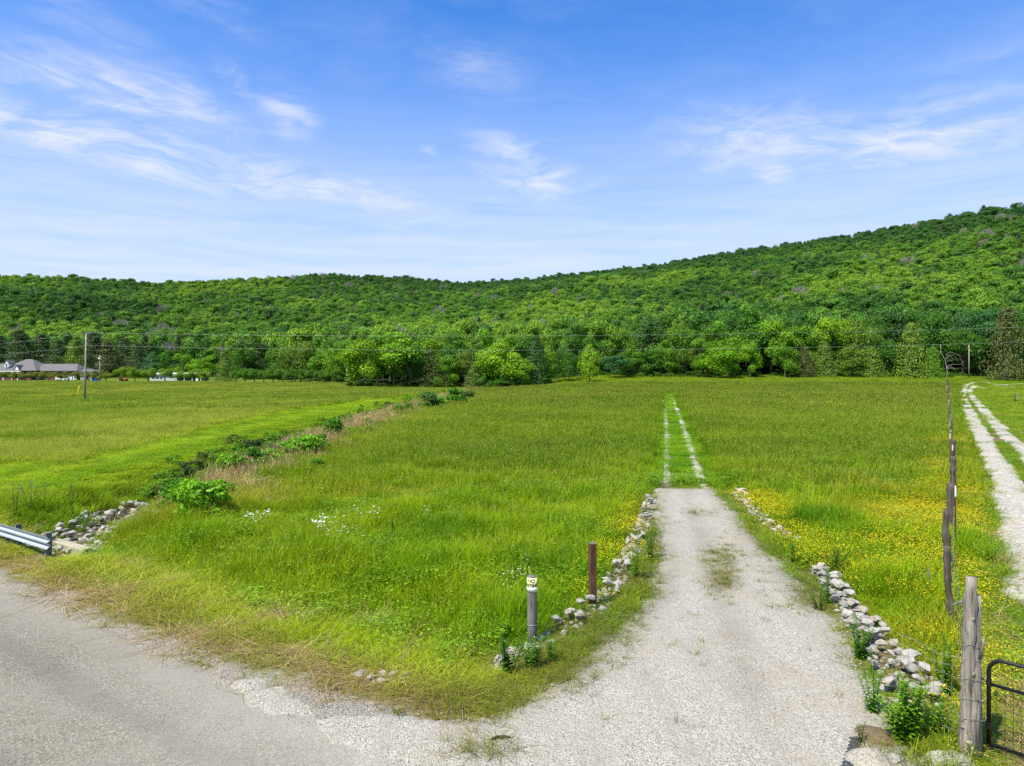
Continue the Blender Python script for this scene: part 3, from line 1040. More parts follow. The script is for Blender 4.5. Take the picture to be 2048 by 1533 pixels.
def build_grass():
    rg = random.Random(3)
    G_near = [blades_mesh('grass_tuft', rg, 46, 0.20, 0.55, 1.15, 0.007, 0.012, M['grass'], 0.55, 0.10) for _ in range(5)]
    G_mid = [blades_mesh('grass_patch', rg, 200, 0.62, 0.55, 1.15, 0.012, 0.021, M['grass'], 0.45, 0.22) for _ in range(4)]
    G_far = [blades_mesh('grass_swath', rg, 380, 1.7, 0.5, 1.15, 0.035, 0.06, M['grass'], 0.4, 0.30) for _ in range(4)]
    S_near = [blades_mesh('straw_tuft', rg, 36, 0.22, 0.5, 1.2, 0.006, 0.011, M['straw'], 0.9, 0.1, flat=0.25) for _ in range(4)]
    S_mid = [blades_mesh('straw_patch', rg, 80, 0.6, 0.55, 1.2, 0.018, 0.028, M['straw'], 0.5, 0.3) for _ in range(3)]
    # tufts are one metre tall units; the z scale sets the height
    ring = [(5.5, 15, 0.21, G_near, S_near, 1.0), (15, 27, 0.27, G_near, S_near, 1.25), (27, 48, 0.55, G_mid, S_mid, 1.0),
            (48, 90, 0.80, G_mid, S_mid, 1.35), (90, 238, 1.75, G_far, S_mid, 1.0)]
    acc = {}
    for (y0, y1, cell, gm, smm, wide) in ring:
        x, y = jgrid(y0, y1, cell, 0.86)
        px = CX + F * x / y
        col, h, den, straw, q, sdv = cover(x, y)
        k = (RNG.random(len(x)) < den) & (y < foot_y(px) + 6) & (q > 0.1)
        x, y, col, h, straw, q = x[k], y[k], col[k], h[k], straw[k], q[k]
        isS = RNG.random(len(x)) < straw * 0.8
        for tag, sel, protos in (('g', ~isS, gm), ('s', isS, smm)):
            n = int(sel.sum())
            if not n:
                continue
            xx, yy = x[sel], y[sel]
            c = col[sel] if tag == 'g' else lerp(np.tile(TAN, (n, 1)), np.array((0.34, 0.23, 0.12)), RNG.random(n))
            c = c * RNG.uniform(0.78, 1.22, (n, 1))
            hh = h[sel] * RNG.uniform(0.75, 1.25, n) * (1.0 if tag == 'g' else 1.1)
            lowk = (hh < 0.2)
            w = wide * RNG.uniform(0.85, 1.2, n) * np.where(lowk, 1.1, 1)
            P = np.stack([xx, yy, ztr(xx, yy)], 1)
            rot = np.stack([RNG.normal(0, 0.06, n), RNG.normal(0, 0.06, n), RNG.random(n) * 6.283], 1)
            scl = np.stack([w, w, hh], 1)
            acc.setdefault((tag, id(protos)), []).append((protos, P, rot, scl, c))
    names = {}
    lab = {('g', id(G_near)): ('near_grass', 'lush green grass growing beside the road and driveway', 'grass'),
           ('g', id(G_mid)): ('meadow_grass', 'tall olive-green meadow grass across the middle of the fields', 'grass'),
           ('g', id(G_far)): ('far_meadow_grass', 'pale seeding meadow grass at the far ends of the fields', 'grass'),
           ('s', id(S_near)): ('dead_grass', 'tan cut dead grass on the verge and by the gate', 'dead grass'),
           ('s', id(S_mid)): ('dry_grass', 'dry straw-coloured tall grass along the ditch bank', 'dry grass')}
    for key, lst in acc.items():
        protos = lst[0][0]
        P, rot, scl, c = (np.concatenate([l[i] for l in lst]) for i in (1, 2, 3, 4))
        nm, lb, ct = lab[key]
        scatter(nm, protos, P, rot, scl, RNG.integers(0, len(protos), len(P)), c, lb, ct)


build_grass()


# ------------------------------------------------------------------ leaves, crowns, trees
def leaf_quads(Cn, Nn, size, rng, aspect=0.62):
    """rhombic leaves at centres Cn facing Nn"""
    n = len(Cn)
    Nn = Nn / (np.linalg.norm(Nn, axis=1, keepdims=True) + 1e-9)
    a = np.cross(Nn, rng.normal(size=(n, 3)))
    a /= (np.linalg.norm(a, axis=1, keepdims=True) + 1e-9)
    b = np.cross(Nn, a)
    s = (size * rng.uniform(0.7, 1.3, n))[:, None]
    V = np.stack([Cn - a * s * 0.5, Cn + b * s * 0.5 * aspect + Nn * s * 0.06, Cn + a * s * 0.5, Cn - b * s * 0.5 * aspect + Nn * s * 0.06], 1).reshape(-1, 3)
    Fq = np.arange(n * 4).reshape(-1, 4)
    return V, Fq


def crown_mesh(name, kind, seed, nleaf, size, mat):
    """unit crowns: height 1, half-width 1 at the widest (scaled per tree); z from 0 (ground) to 1"""
    rng = np.random.default_rng(seed)
    Cs, Ns, var = [], [], []
    if kind in ('round', 'oval', 'spread'):
        z0, z1 = {'round': (0.10, 1.0), 'oval': (0.09, 1.0), 'spread': (0.20, 1.0)}[kind]
        nl = {'round': 20, 'oval': 18, 'spread': 15}[kind]
        lobes = []
        for k in range(nl):
            zz = rng.uniform(0, 1) ** 0.85
            prof = math.sqrt(max(0.02, 1 - (2 * zz - 0.86) ** 2 / 1.35)) if kind != 'oval' else math.sqrt(max(0.02, 1 - (2 * zz - 0.7) ** 2 / 1.75))
            rr = prof * math.sqrt(rng.uniform(0.05, 0.55))
            an = rng.uniform(0, 6.283)
            lr = rng.uniform(0.28, 0.44) * (0.75 + 0.4 * prof)
            lobes.append((rr * math.cos(an), rr * math.sin(an), z0 + (z1 - z0) * (0.1 + 0.76 * zz), lr, rng.uniform(0.8, 1.2)))
        per = nleaf // nl
        for (lx, ly, lz, lr, lv) in lobes:
            d = rng.normal(size=(per, 3))
            d[:, 2] = d[:, 2] * 0.9 + 0.25
            d /= np.linalg.norm(d, axis=1, keepdims=True)
            rad = lr * rng.uniform(0.62, 1.06, per) ** 0.7
            # little twig clumps: pull leaves to sub-centres
            hz = 0.5 * (z1 - z0)
            c = np.stack([lx + d[:, 0] * rad, ly + d[:, 1] * rad, lz + d[:, 2] * rad * hz * 0.75], 1)
            sub = rng.normal(size=(12, 3)) * np.array((lr, lr, lr * 0.35)) * 0.62 + np.array((lx, ly, lz))
            near = sub[rng.integers(0, 12, per)]
            c = c * 0.8 + near * 0.2
            Cs.append(c)
            Ns.append(d * 0.9 + rng.normal(size=(per, 3)) * 0.55 + np.array((0, 0, 0.25)))
            var.append(np.full(per, lv) * rng.uniform(0.75, 1.25, per))
    elif kind in ('cedar', 'pine', 'pear'):
        nt = {'cedar': 16, 'pine': 11, 'pear': 14}[kind]
        zb = {'cedar': 0.03, 'pine': 0.22, 'pear': 0.14}[kind]
        per = nleaf // (nt * 7)
        for t in range(nt):
            ft = (t + 0.5) / nt
            z = zb + (0.98 - zb) * ft
            if kind == 'cedar':
                pr = (1 - ft) ** 0.72 * (0.78 + 0.25 * min(1, ft * 5)) + 0.05
            elif kind == 'pear':
                pr = math.sin(math.pi * min(1, 0.16 + 0.84 * ft)) ** 0.8 * (1.05 - 0.3 * ft) + 0.03
            else:
                pr = (1 - ft ** 1.6) * rng.uniform(0.65, 1.1) + 0.12
            for k in range(7):
                an = 6.283 * (k + rng.uniform(0, 1)) / 7
                ln = pr * rng.uniform(0.72, 1.1)
                m = per
                f = rng.uniform(0.15, 1.0, m) ** 0.7
                wob = 0.16 * pr + 0.05
                c = np.stack([np.cos(an) * ln * f + rng.normal(size=m) * wob, np.sin(an) * ln * f + rng.normal(size=m) * wob,
                              z + (0.05 if kind == 'pear' else -0.035) * f * ln * 1.5 + rng.normal(size=m) * 0.017], 1)
                Cs.append(c)
                o = np.stack([np.cos(an) * np.ones(m), np.sin(an) * np.ones(m), np.full(m, 0.7)], 1)
                Ns.append(o + rng.normal(size=(m, 3)) * 0.6)
                var.append(np.full(m, rng.uniform(0.75, 1.2)) * rng.uniform(0.75, 1.25, m))
    elif kind == 'vase':
        nl = 12
        per = nleaf // nl
        for k in range(nl):
            an = rng.uniform(0, 6.283)
            rr = math.sqrt(rng.uniform(0, 0.6))
            lx, ly, lz = rr * math.cos(an), rr * math.sin(an), rng.uniform(0.40, 0.86)
            d = rng.normal(size=(per, 3))
            d /= np.linalg.norm(d, axis=1, keepdims=True)
            rad = 0.42 * rng.uniform(0.5, 1.05, per)
            Cs.append(np.stack([lx + d[:, 0] * rad, ly + d[:, 1] * rad, lz + d[:, 2] * rad * 0.42], 1))
            Ns.append(d + rng.normal(size=(per, 3)) * 0.5 + np.array((0, 0, 0.3)))
            var.append(np.full(per, rng.uniform(0.85, 1.15)) * rng.uniform(0.75, 1.25, per))
    Cn, Nn, vv = np.concatenate(Cs), np.concatenate(Ns), np.concatenate(var)
    top = np.percentile(Cn[:, 2], 99.3)
    bot = np.percentile(Cn[:, 2], 0.5)
    Cn[:, 2] = bot + (Cn[:, 2] - bot) * (0.985 - bot) / (top - bot)
    Cn[:, :2] *= 1.0 / np.percentile(np.hypot(Cn[:, 0], Cn[:, 1]), 97)
    Cn[:, 2] = np.maximum(Cn[:, 2], 0.01)
    # leaves stay near-square after the tree's uneven scaling (about 2 to 1)
    V, Fq = leaf_quads(Cn * np.array((1, 1, 2.0)), Nn, size, rng)
    V = V * np.array((1, 1, 0.5))
    return mesh_np(name, V, Fq, mat, False, {'v': ('FLOAT', 'POINT', np.repeat(1 + (vv - 1) * (0.7 if 'forest' in name else 1.0), 4))})


def trunk_mesh(name, kind, seed, mat):
    rg = random.Random(seed)
    b = MB()
    if kind == 'vase':
        for k in range(4):
            a = k * 1.57 + rg.uniform(-0.4, 0.4)
            b.tube([(0.03 * math.cos(a), 0.03 * math.sin(a), -0.02), (0.16 * math.cos(a), 0.16 * math.sin(a), 0.3), (0.5 * math.cos(a), 0.5 * math.sin(a), 0.72)], [0.05, 0.04, 0.02], 5)
        return b.mesh(name, mat, True)
    top = 0.9 if kind in ('cedar', 'pine', 'pear') else 0.62
    pts, rad = [], []
    for i in range(6):
        f = i / 5
        pts.append((rg.uniform(-0.03, 0.03) * f, rg.uniform(-0.03, 0.03) * f, -0.03 + (top + 0.03) * f))
        rad.append(0.055 * (1 - 0.75 * f) * (1.4 if i == 0 else 1))
    b.tube(pts, rad, 7)
    if top < 0.8:
        for k in range(7):
            z = rg.uniform(0.24, 0.55)
            a = k * 0.9 + rg.uniform(-0.4, 0.4)
            L = rg.uniform(0.35, 0.6)
            b.tube([(0, 0, z), (L * 0.5 * math.cos(a), L * 0.5 * math.sin(a), z + 0.12), (L * math.cos(a), L * math.sin(a), z + 0.27)], [0.026, 0.018, 0.006], 5)
    return b.mesh(name, mat, True)


def bare_mesh(name, seed, mat):
    rg = random.Random(seed)
    b = MB()

    def grow(p, d, L, r, depth):
        q = p + d * L
        mid = p + d * L * 0.5 + Vector((rg.uniform(-1, 1), rg.uniform(-1, 1), rg.uniform(-0.4, 0.6))) * L * 0.07
        b.tube([p, mid, q], [r, r * 0.85, r * 0.65], 4 if depth > 1 else 6)
        if depth >= 4:
            return
        for k in range(3 if depth else 4):
            nd = (d + Vector((rg.uniform(-1, 1), rg.uniform(-1, 1), rg.uniform(-0.25, 0.7))) * 0.75).normalized()
            grow(p + d * L * rg.uniform(0.55, 1.0), nd, L * rg.uniform(0.55, 0.78), r * 0.58, depth + 1)
    grow(Vector((0, 0, -0.03)), Vector((0.04, 0.02, 1)).normalized(), 0.36, 0.035, 0)
    me = b.mesh(name, mat, True)
    hi = max(v.co.z for v in me.vertices)
    for v in me.vertices:
        v.co = Vector((v.co.x * 1.6 / hi, v.co.y * 1.6 / hi, v.co.z / hi))
    return me


KINDS = ('round', 'oval', 'spread', 'cedar', 'pine', 'pear', 'vase')
CROWN, TRUNK = {}, {}
for _k in KINDS:
    _cf = _k in ('cedar', 'pine')
    _nv = 5 if _k in ('round', 'oval') else 3
    CROWN[_k] = [crown_mesh('crown', _k, 100 + 10 * i + KINDS.index(_k), 5200 if not _cf else 5600, 0.088 if not _cf else 0.070,
                            M['needle_obj'] if _cf else M['leaf_obj']) for i in range(_nv)]
    TRUNK[_k] = [trunk_mesh('trunk', _k, 200 + 10 * i, M['bark']) for i in range(2)]
TRUNK_PALE = trunk_mesh('trunk', 'round', 333, M['bark_pale'])
BARE = [bare_mesh('branches', 400 + i, M['bark_pale']) for i in range(3)]


def twig_mesh(name, seed, mat):
    """a leafless crown: fine grey twigs through a rounded volume, on a trunk"""
    rng = np.random.default_rng(seed)
    n = 1100
    d = rng.normal(size=(n, 3))
    d /= np.linalg.norm(d, axis=1, keepdims=True)
    rr = rng.uniform(0.25, 1, n) ** 0.6
    c = np.stack([d[:, 0] * rr * 0.9, d[:, 1] * rr * 0.9, 1.24 + d[:, 2] * rr * 0.72], 1)
    ax = d * 0.8 + np.array((0, 0, 0.5)) + rng.normal(size=(n, 3)) * 0.35
    ax /= np.linalg.norm(ax, axis=1, keepdims=True)
    sd = np.cross(ax, rng.normal(size=(n, 3)))
    sd /= np.linalg.norm(sd, axis=1, keepdims=True)
    L = rng.uniform(0.14, 0.34, n)[:, None]
    V = np.stack([c - ax * L * 0.5, c + sd * 0.013, c + ax * L * 0.5, c - sd * 0.013], 1).reshape(-1, 3) * np.array((1, 1, 0.5))
    tm = TRUNK_PALE
    tv = np.empty(len(tm.vertices) * 3, np.float32)
    tm.vertices.foreach_get('co', tv)
    tv = tv.reshape(-1, 3) * np.array((0.9, 0.9, 1.1))
    b = MB()
    b.add(tv, [tuple(p.vertices) for p in tm.polygons])
    b.add(V, [tuple(range(4 * i, 4 * i + 4)) for i in range(n)])
    return b.mesh(name, mat)


BARE = [twig_mesh('branches', 420 + i, M['twig']) for i in range(3)]
_tc = [0]


def tree(name, x, y, H, rad, kind, tint, label, cat='tree', group=None, zoff=0.0, pale=False):
    z = zt1(x, y) - 0.1 + zoff
    r = empty(name, (x, y, z), label, cat, group, rotz=random.uniform(0, 6.283))
    _tc[0] += 1
    cm = CROWN[kind][_tc[0] % len(CROWN[kind])]
    tr = TRUNK_PALE if pale else TRUNK[kind][_tc[0] % 2]
    tw = min(rad, H * 0.3)
    obj('trunk', tr, r, scale=(tw, tw, H))
    obj('crown', cm, r, scale=(rad, rad, H), color=tint)
    return r


T_BRIGHT = (0.160, 0.345, 0.008)
T_YEL = (0.205, 0.375, 0.010)
T_MID = (0.115, 0.270, 0.010)
T_DEEP = (0.065, 0.185, 0.012)
T_DARK = (0.040, 0.115, 0.016)
T_OLIVE = (0.120, 0.210, 0.020)
T_BROWN = (0.095, 0.118, 0.026)
T_CEDY = (0.150, 0.245, 0.020)
T_PINE = (0.055, 0.095, 0.022)
T_TEAL = (0.050, 0.160, 0.040)
TW = {T_BRIGHT: 'bright green', T_YEL: 'yellow-green', T_MID: 'mid green', T_DEEP: 'deep green', T_DARK: 'dark green', T_OLIVE: 'olive green',
      T_BROWN: 'brownish', T_CEDY: 'yellowish olive', T_PINE: 'dark', T_TEAL: 'blue-green'}
KW = {'round': 'round-crowned tree', 'oval': 'tall broadleaf tree', 'spread': 'spreading tree', 'cedar': 'conical cedar', 'pine': 'pine', 'pear': 'egg-shaped young tree', 'vase': 'vase-shaped small tree'}
ORD = ['first', 'second', 'third', 'fourth', 'fifth', 'sixth', 'seventh', 'eighth', 'ninth', 'tenth', 'eleventh', 'twelfth', 'thirteenth', 'fourteenth',
       'fifteenth', 'sixteenth', 'seventeenth', 'eighteenth', 'nineteenth', 'twentieth', 'twenty-first', 'twenty-second', 'twenty-third', 'twenty-fourth',
       'twenty-fifth', 'twenty-sixth', 'twenty-seventh', 'twenty-eighth', 'twenty-ninth', 'thirtieth']


def ordinal(n):
    if n <= 30:
        return ORD[n - 1]
    return '%d%s' % (n, {1: 'st', 2: 'nd', 3: 'rd'}.get(n % 10 if n % 100 not in (11, 12, 13) else 0, 'th'))


def tree_row(specs, where, group, name=None):
    """specs: (column, distance, row of the top, half-width in columns, kind, tint)"""
    cnt = {}
    for (px, Y, top, hw, kind, tint) in sorted(specs, key=lambda s: s[0]):
        x, y = AT(px, Y)
        z = zt1(x, y)
        H = (CAMZ + (HZ - top) * Y / F - z) * (1.15 if where.startswith('on the right') else 1.13 if 'clump' in where else 1.05)
        key = (kind, tint)
        cnt[key] = cnt.get(key, 0) + 1
        tot = sum(1 for s in specs if (s[4], s[5]) == key)
        if tot == 1:
            lb = 'the one %s %s %s' % (TW[tint], KW[kind], where)
        else:
            lb = '%s %s, %s such from the left %s' % (TW[tint], KW[kind], ORD[cnt[key] - 1], where)
        nm = name or {'cedar': 'cedar_tree', 'pine': 'pine_tree'}.get(kind, 'broadleaf_tree')
        tree(nm, x, y, H, hw * Y / F * (1.12 if 'clump' in where and kind in ('round', 'oval') else 1.0), kind, tint, lb, 'tree', group)


B, YL, MD, DP, DK, OL, BR, CY, PN, TL = T_BRIGHT, T_YEL, T_MID, T_DEEP, T_DARK, T_OLIVE, T_BROWN, T_CEDY, T_PINE, T_TEAL
CLUMP = [(693, 208, 690, 34, 'round', MD), (728, 194, 693, 42, 'round', YL), (788, 198, 677, 58, 'round', B), (755, 202, 683, 42, 'oval', MD),
         (822, 195, 700, 30, 'oval', DP), (858, 196, 710, 30, 'cedar', BR), (866, 206, 690, 36, 'round', YL), (905, 204, 680, 36, 'round', DP),
         (893, 194, 722, 24, 'oval', MD), (930, 195, 712, 30, 'oval', OL), (948, 190, 735, 22, 'cedar', OL), (985, 208, 673, 38, 'round', B),
         (1002, 190, 696, 44, 'round', YL), (1038, 188, 722, 26, 'round', B), (1018, 206, 682, 30, 'oval', B), (1072, 192, 684, 34, 'cedar', DK),
         (1046, 204, 686, 30, 'oval', DP), (968, 187, 755, 20, 'spread', DP), (1010, 186, 758, 22, 'round', DP), (1098, 196, 700, 20, 'pear', B), (1116, 203, 712, 17, 'oval', DK),
         (1137, 197, 708, 20, 'pear', DP), (1154, 203, 716, 15, 'oval', DK), (1179, 190, 698, 23, 'pear', YL)]
RIGHT = [(1200, 222, 690, 34, 'oval', DP), (1232, 207, 716, 32, 'round', TL), (1262, 216, 700, 30, 'oval', MD), (1298, 214, 705, 34, 'round', DP),
         (1335, 216, 690, 30, 'oval', MD), (1372, 214, 704, 30, 'oval', OL), (1440, 206, 700, 40, 'round', B), (1446, 218, 660, 46, 'round', MD),
         (1404, 212, 686, 30, 'oval', MD), (1500, 207, 694, 24, 'oval', B), (1492, 220, 650, 42, 'round', DP), (1542, 219, 655, 44, 'round', B),
         (1570, 208, 696, 30, 'oval', MD), (1612, 208, 702, 22, 'cedar', BR), (1600, 220, 665, 40, 'oval', MD), (1648, 211, 692, 30, 'cedar', OL),
         (1662, 222, 650, 42, 'round', YL), (1702, 210, 697, 34, 'oval', CY), (1745, 208, 702, 26, 'cedar', CY), (1720, 224, 650, 38, 'spread', OL),
         (1776, 214, 690, 28, 'oval', DP), (1822, 206, 660, 36, 'cedar', CY), (1866, 204, 702, 22, 'cedar', MD), (1790, 226, 640, 44, 'round', DK),
         (1850, 224, 640, 44, 'round', DP), (1925, 214, 672, 40, 'oval', DP), (1960, 222, 640, 44, 'round', TL), (2012, 198, 634, 44, 'cedar', BR),
         (2070, 200, 640, 44, 'oval', DP), (2120, 196, 660, 44, 'round', MD)]
PINES = [(-40, 320, 690, 36, 'pine', PN), (0, 325, 676, 36, 'pine', PN), (40, 318, 664, 34, 'pine', PN), (84, 325, 672, 34, 'pine', PN), (118, 316, 684, 28, 'pine', PN),
         (152, 312, 676, 26, 'pine', CY), (186, 322, 668, 32, 'pine', PN), (214, 312, 684, 28, 'pine', BR), (248, 318, 680, 32, 'pine', PN), (278, 310, 690, 30, 'pine', PN),
         (306, 306, 706, 26, 'pine', TL), (345, 304, 702, 28, 'oval', DP), (368, 292, 710, 24, 'round', B), (410, 290, 714, 28, 'round', B),
         (450, 262, 702, 22, 'cedar', OL), (486, 290, 700, 26, 'oval', DP), (520, 296, 690, 34, 'oval', DK), (590, 262, 686, 44, 'spread', OL), (556, 280, 698, 30, 'oval', DP),
         (640, 248, 704, 34, 'round', MD), (668, 236, 700, 30, 'oval', B)]
tree_row(CLUMP, 'in the ditch-end clump', 'trees of the clump at the end of the ditch')
tree_row(RIGHT, 'on the right wood edge', 'trees along the right wood edge')
tree_row(PINES, 'behind the house and shed', 'trees behind the house and shed')
# small vase-shaped trees in rows
ROW_H = [(2, 262), (26, 262), (50, 262), (74, 262), (98, 262), (122, 262), (150, 262), (178, 262)]
for k, (px, Y) in enumerate(ROW_H):
    x, y = AT(px, Y)
    tree('ornamental_tree', x, y, CAMZ + (HZ - 743.5) * Y / F - zt1(x, y), 15 * Y / F, 'vase', (0.17, 0.21, 0.025),
         'clipped brownish-green vase-shaped tree in front of the house, %s from the left' % ORD[k], 'tree', 'ornamental trees in front of the house')
ROW_S = [(212, 256, 743, 15), (244, 255, 734, 17), (270, 254, 734, 17), (296, 254, 736, 17), (330, 253, 737, 18), (362, 252, 742, 14), (388, 252, 737, 16), (412, 250, 743, 14)]
for k, (px, Y, top, hw) in enumerate(ROW_S):
    x, y = AT(px, Y)
    tree('ornamental_tree', x, y, CAMZ + (HZ - top) * Y / F - zt1(x, y), hw * Y / F, 'vase', (0.165, 0.29, 0.012) if k else (0.17, 0.22, 0.02),
         'green vase-shaped tree in the row before the grey shed, %s from the left' % ORD[k], 'tree', 'ornamental trees before the shed')
for k in range(12):
    px = 472 + 18.5 * k
    Y = 240 - 0.8 * k
    x, y = AT(px, Y)
    tree('ornamental_tree', x, y, CAMZ + (HZ - 738 + random.uniform(-1, 1)) * Y / F - zt1(x, y), 16 * Y / F, 'vase', (0.085, 0.215, 0.012),
         'small green vase-shaped tree in the level row beyond the left field, %s from the left' % ORD[k], 'tree', 'level row of small trees beyond the left field')


# ------------------------------------------------------------------ the wooded hill
def build_forest():
    cell = 7.4
    y0, y1 = 200.0, 1120.0
    u = 0.95
    xm = u * y1
    nx, ny = int(2 * xm / cell), int((y1 - y0) / cell)
    gx, gy = np.meshgrid(np.arange(nx), np.arange(ny))
    x = -xm + (gx.ravel() + RNG.uniform(0.05, 0.95, nx * ny)) * cell
    y = y0 + (gy.ravel() + RNG.uniform(0.05, 0.95, nx * ny)) * cell
    px = CX + F * x / y
    k = (np.abs(x) < u * y) & (y > foot_y(px) + 6) & (y < ridge_y(px) * 1.06)
    x, y, px = x[k], y[k], px[k]
    n = len(x)
    t = (y - foot_y(px)) / (ridge_y(px) - foot_y(px))
    n1, n2 = fbm(x, y, 110, 71), fbm(x, y, 26, 81, 3)
    a = np.clip(0.47 + 2.6 * n1 + 1.0 * n2 + RNG.normal(0, 0.21, n), 0, 1)
    lo, mi, hi = np.array((0.055, 0.160, 0.020)), np.array((0.112, 0.262, 0.020)), np.array((0.205, 0.365, 0.026))
    col = np.where(a[:, None] < 0.5, lerp(lo, mi, a * 2), lerp(mi, hi, np.clip(a * 2 - 1, 0, 1)))
    # shade painted into the crown colours under the ridge in the middle and on the far spur
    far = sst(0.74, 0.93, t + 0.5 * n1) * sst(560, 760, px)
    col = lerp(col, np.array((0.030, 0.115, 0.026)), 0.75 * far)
    teal = RNG.random(n) < 0.12
    col[teal] = col[teal] * 0.4 + np.array((0.05, 0.12, 0.04)) * 0.6
    H = RNG.uniform(9.5, 14.5, n) * (1.0 + 0.38 * (1 - sst(0.03, 0.16, t)))
    rad = np.clip(np.exp(RNG.normal(1.66, 0.27, n)), 2.8, 9.0)
    H = H * (0.82 + 0.036 * rad)
    z = ztr(x, y) - 0.3
    # the largest in view become trees of their own, the rest one wood
    inview = (px > -20) & (px < 2070)
    bare = RNG.random(n) < 0.026
    order = np.argsort(np.where(inview, y, 1e9))
    kept = order[:165]
    single = np.zeros(n, bool)
    single[kept] = True
    zones = [(0, 460, 'behind the pines'), (460, 700, 'left of the ditch-end clump'),
             (700, 1110, 'behind the ditch-end clump'), (1110, 1420, 'behind the egg-shaped trees'),
             (1420, 1760, 'behind the right wood edge'), (1760, 2100, 'behind the fence end')]
    seen = {}

    def nth(key):
        seen[key] = seen.get(key, 0) + 1
        return ordinal(seen[key])
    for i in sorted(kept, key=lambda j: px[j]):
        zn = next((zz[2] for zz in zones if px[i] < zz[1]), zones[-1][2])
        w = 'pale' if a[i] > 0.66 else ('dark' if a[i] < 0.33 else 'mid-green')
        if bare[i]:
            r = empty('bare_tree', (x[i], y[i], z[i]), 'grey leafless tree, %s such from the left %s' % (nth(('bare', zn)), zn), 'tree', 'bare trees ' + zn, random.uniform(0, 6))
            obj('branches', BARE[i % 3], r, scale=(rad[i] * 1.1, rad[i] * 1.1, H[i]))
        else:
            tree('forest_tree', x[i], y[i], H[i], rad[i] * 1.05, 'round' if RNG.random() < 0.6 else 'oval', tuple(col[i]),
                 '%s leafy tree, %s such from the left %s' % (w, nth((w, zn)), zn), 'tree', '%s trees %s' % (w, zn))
    rest = ~single
    protos = [crown_mesh('forest_crown', 'round' if i % 3 else 'oval', 900 + i, 2600, 0.125, M['leaf_inst']) for i in range(10)]
    nb = len(protos)
    protos += [crown_mesh('forest_conifer', 'cedar', 950 + i, 1500, 0.14, M['needle_inst']) for i in range(2)] + BARE[:2]
    m = int(rest.sum())
    idx = RNG.integers(0, nb, m)
    con = RNG.random(m) < 0.05
    idx = np.where(con, nb + RNG.integers(0, 2, m), idx)
    br = bare[rest]
    idx = np.where(br, nb + 2 + RNG.integers(0, 2, m), idx)
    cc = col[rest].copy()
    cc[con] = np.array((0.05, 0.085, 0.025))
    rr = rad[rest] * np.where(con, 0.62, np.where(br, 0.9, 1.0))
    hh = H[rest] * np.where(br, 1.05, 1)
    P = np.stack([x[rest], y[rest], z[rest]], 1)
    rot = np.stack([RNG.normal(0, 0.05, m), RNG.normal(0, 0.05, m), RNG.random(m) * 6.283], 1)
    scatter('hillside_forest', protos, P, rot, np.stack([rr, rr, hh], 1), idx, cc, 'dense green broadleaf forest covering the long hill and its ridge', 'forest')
    # undergrowth along the wood edge
    xs, ys = [], []
    for _ in range(620):
        p = random.uniform(640, 2140)
        Y = float(foot_y(p)) + random.uniform(-8 if 1250 < p < 1900 else -1, 9)
        if 700 < p < 1100:
            Y = random.uniform(193, 212)
        xx, yy = AT(p, Y)
        if fence_d(xx, yy) > 1 and Y < 203:
            continue
        xs.append(xx)
        ys.append(yy)
    xs, ys = np.array(xs), np.array(ys)
    m = len(xs)
    hh = RNG.uniform(0.9, 2.6, m)
    rr = hh * RNG.uniform(0.55, 0.9, m)
    P = np.stack([xs, ys, ztr(xs, ys) - 0.4 * hh], 1)
    c = lerp(np.tile(np.array((0.045, 0.12, 0.010)), (m, 1)), np.array((0.10, 0.2, 0.012)), RNG.random(m))
    scatter('undergrowth', [crown_mesh('bush_crown', 'round', 980 + i, 500, 0.2, M['leaf_inst']) for i in range(3)], P,
            np.stack([np.zeros(m), np.zeros(m), RNG.random(m) * 6.283], 1), np.stack([rr, rr, hh], 1), RNG.integers(0, 3, m), c,
            'low tangled undergrowth along the edge of the wood', 'undergrowth')


build_forest()

# bare dead tree at the end of the fence
_x, _y = AT(1893, 192)
dt = empty('dead_tree', (_x, _y, zt1(_x, _y)), 'bare dead leaning tree at the far end of the fence', 'tree')
rgd = random.Random(5)
_b = MB()
_H = CAMZ + (HZ - 690) * 192 / F - zt1(_x, _y)
_b.tube([(0, 0, -0.3), (0.2, 0, _H * 0.3), (-0.4, 0, _H * 0.6), (-1.6, 0, _H * 0.8), (-1.5, 0.2, _H)], [0.11, 0.09, 0.07, 0.05, 0.025], 7)
_b.obj('trunk', M['bark_pale'], dt, True)
for k in range(7):
    a = rgd.uniform(-1.0, 2.2)
    z0 = _H * rgd.uniform(0.25, 0.75)
    L = rgd.uniform(2.0, 4.6)
    _b = MB()
    _b.tube([(-0.1, 0, z0), (L * 0.45 * math.cos(a), rgd.uniform(-1, 1), z0 + L * 0.25), (L * math.cos(a), rgd.uniform(-1, 1), z0 + L * rgd.uniform(-0.35, 0.3)),
             (L * 1.25 * math.cos(a), rgd.uniform(-1, 1), z0 - L * 0.2)], [0.045, 0.035, 0.022, 0.012], 5)
    _b.obj('branch', M['bark_pale'], dt, True)


# ------------------------------------------------------------------ stones
def rock_mesh(seed, mat, n=18, squash=0.55):
    rg = random.Random(seed)
    bm = bmesh.new()
    for k in range(n):
        v = Vector((rg.gauss(0, 1), rg.gauss(0, 1), rg.gauss(0, 1))).normalized() * rg.uniform(0.82, 1.1)
        bm.verts.new((v.x, v.y * 0.8, v.z * squash))
    bmesh.ops.convex_hull(bm, input=list(bm.verts))
    bmesh.ops.delete(bm, geom=[v for v in bm.verts if not v.link_faces], context='VERTS')
    bmesh.ops.recalc_face_normals(bm, faces=bm.faces)
    me = bpy.data.meshes.new('stone')
    bm.to_mesh(me)
    bm.free()
    me.materials.append(mat)
    return me


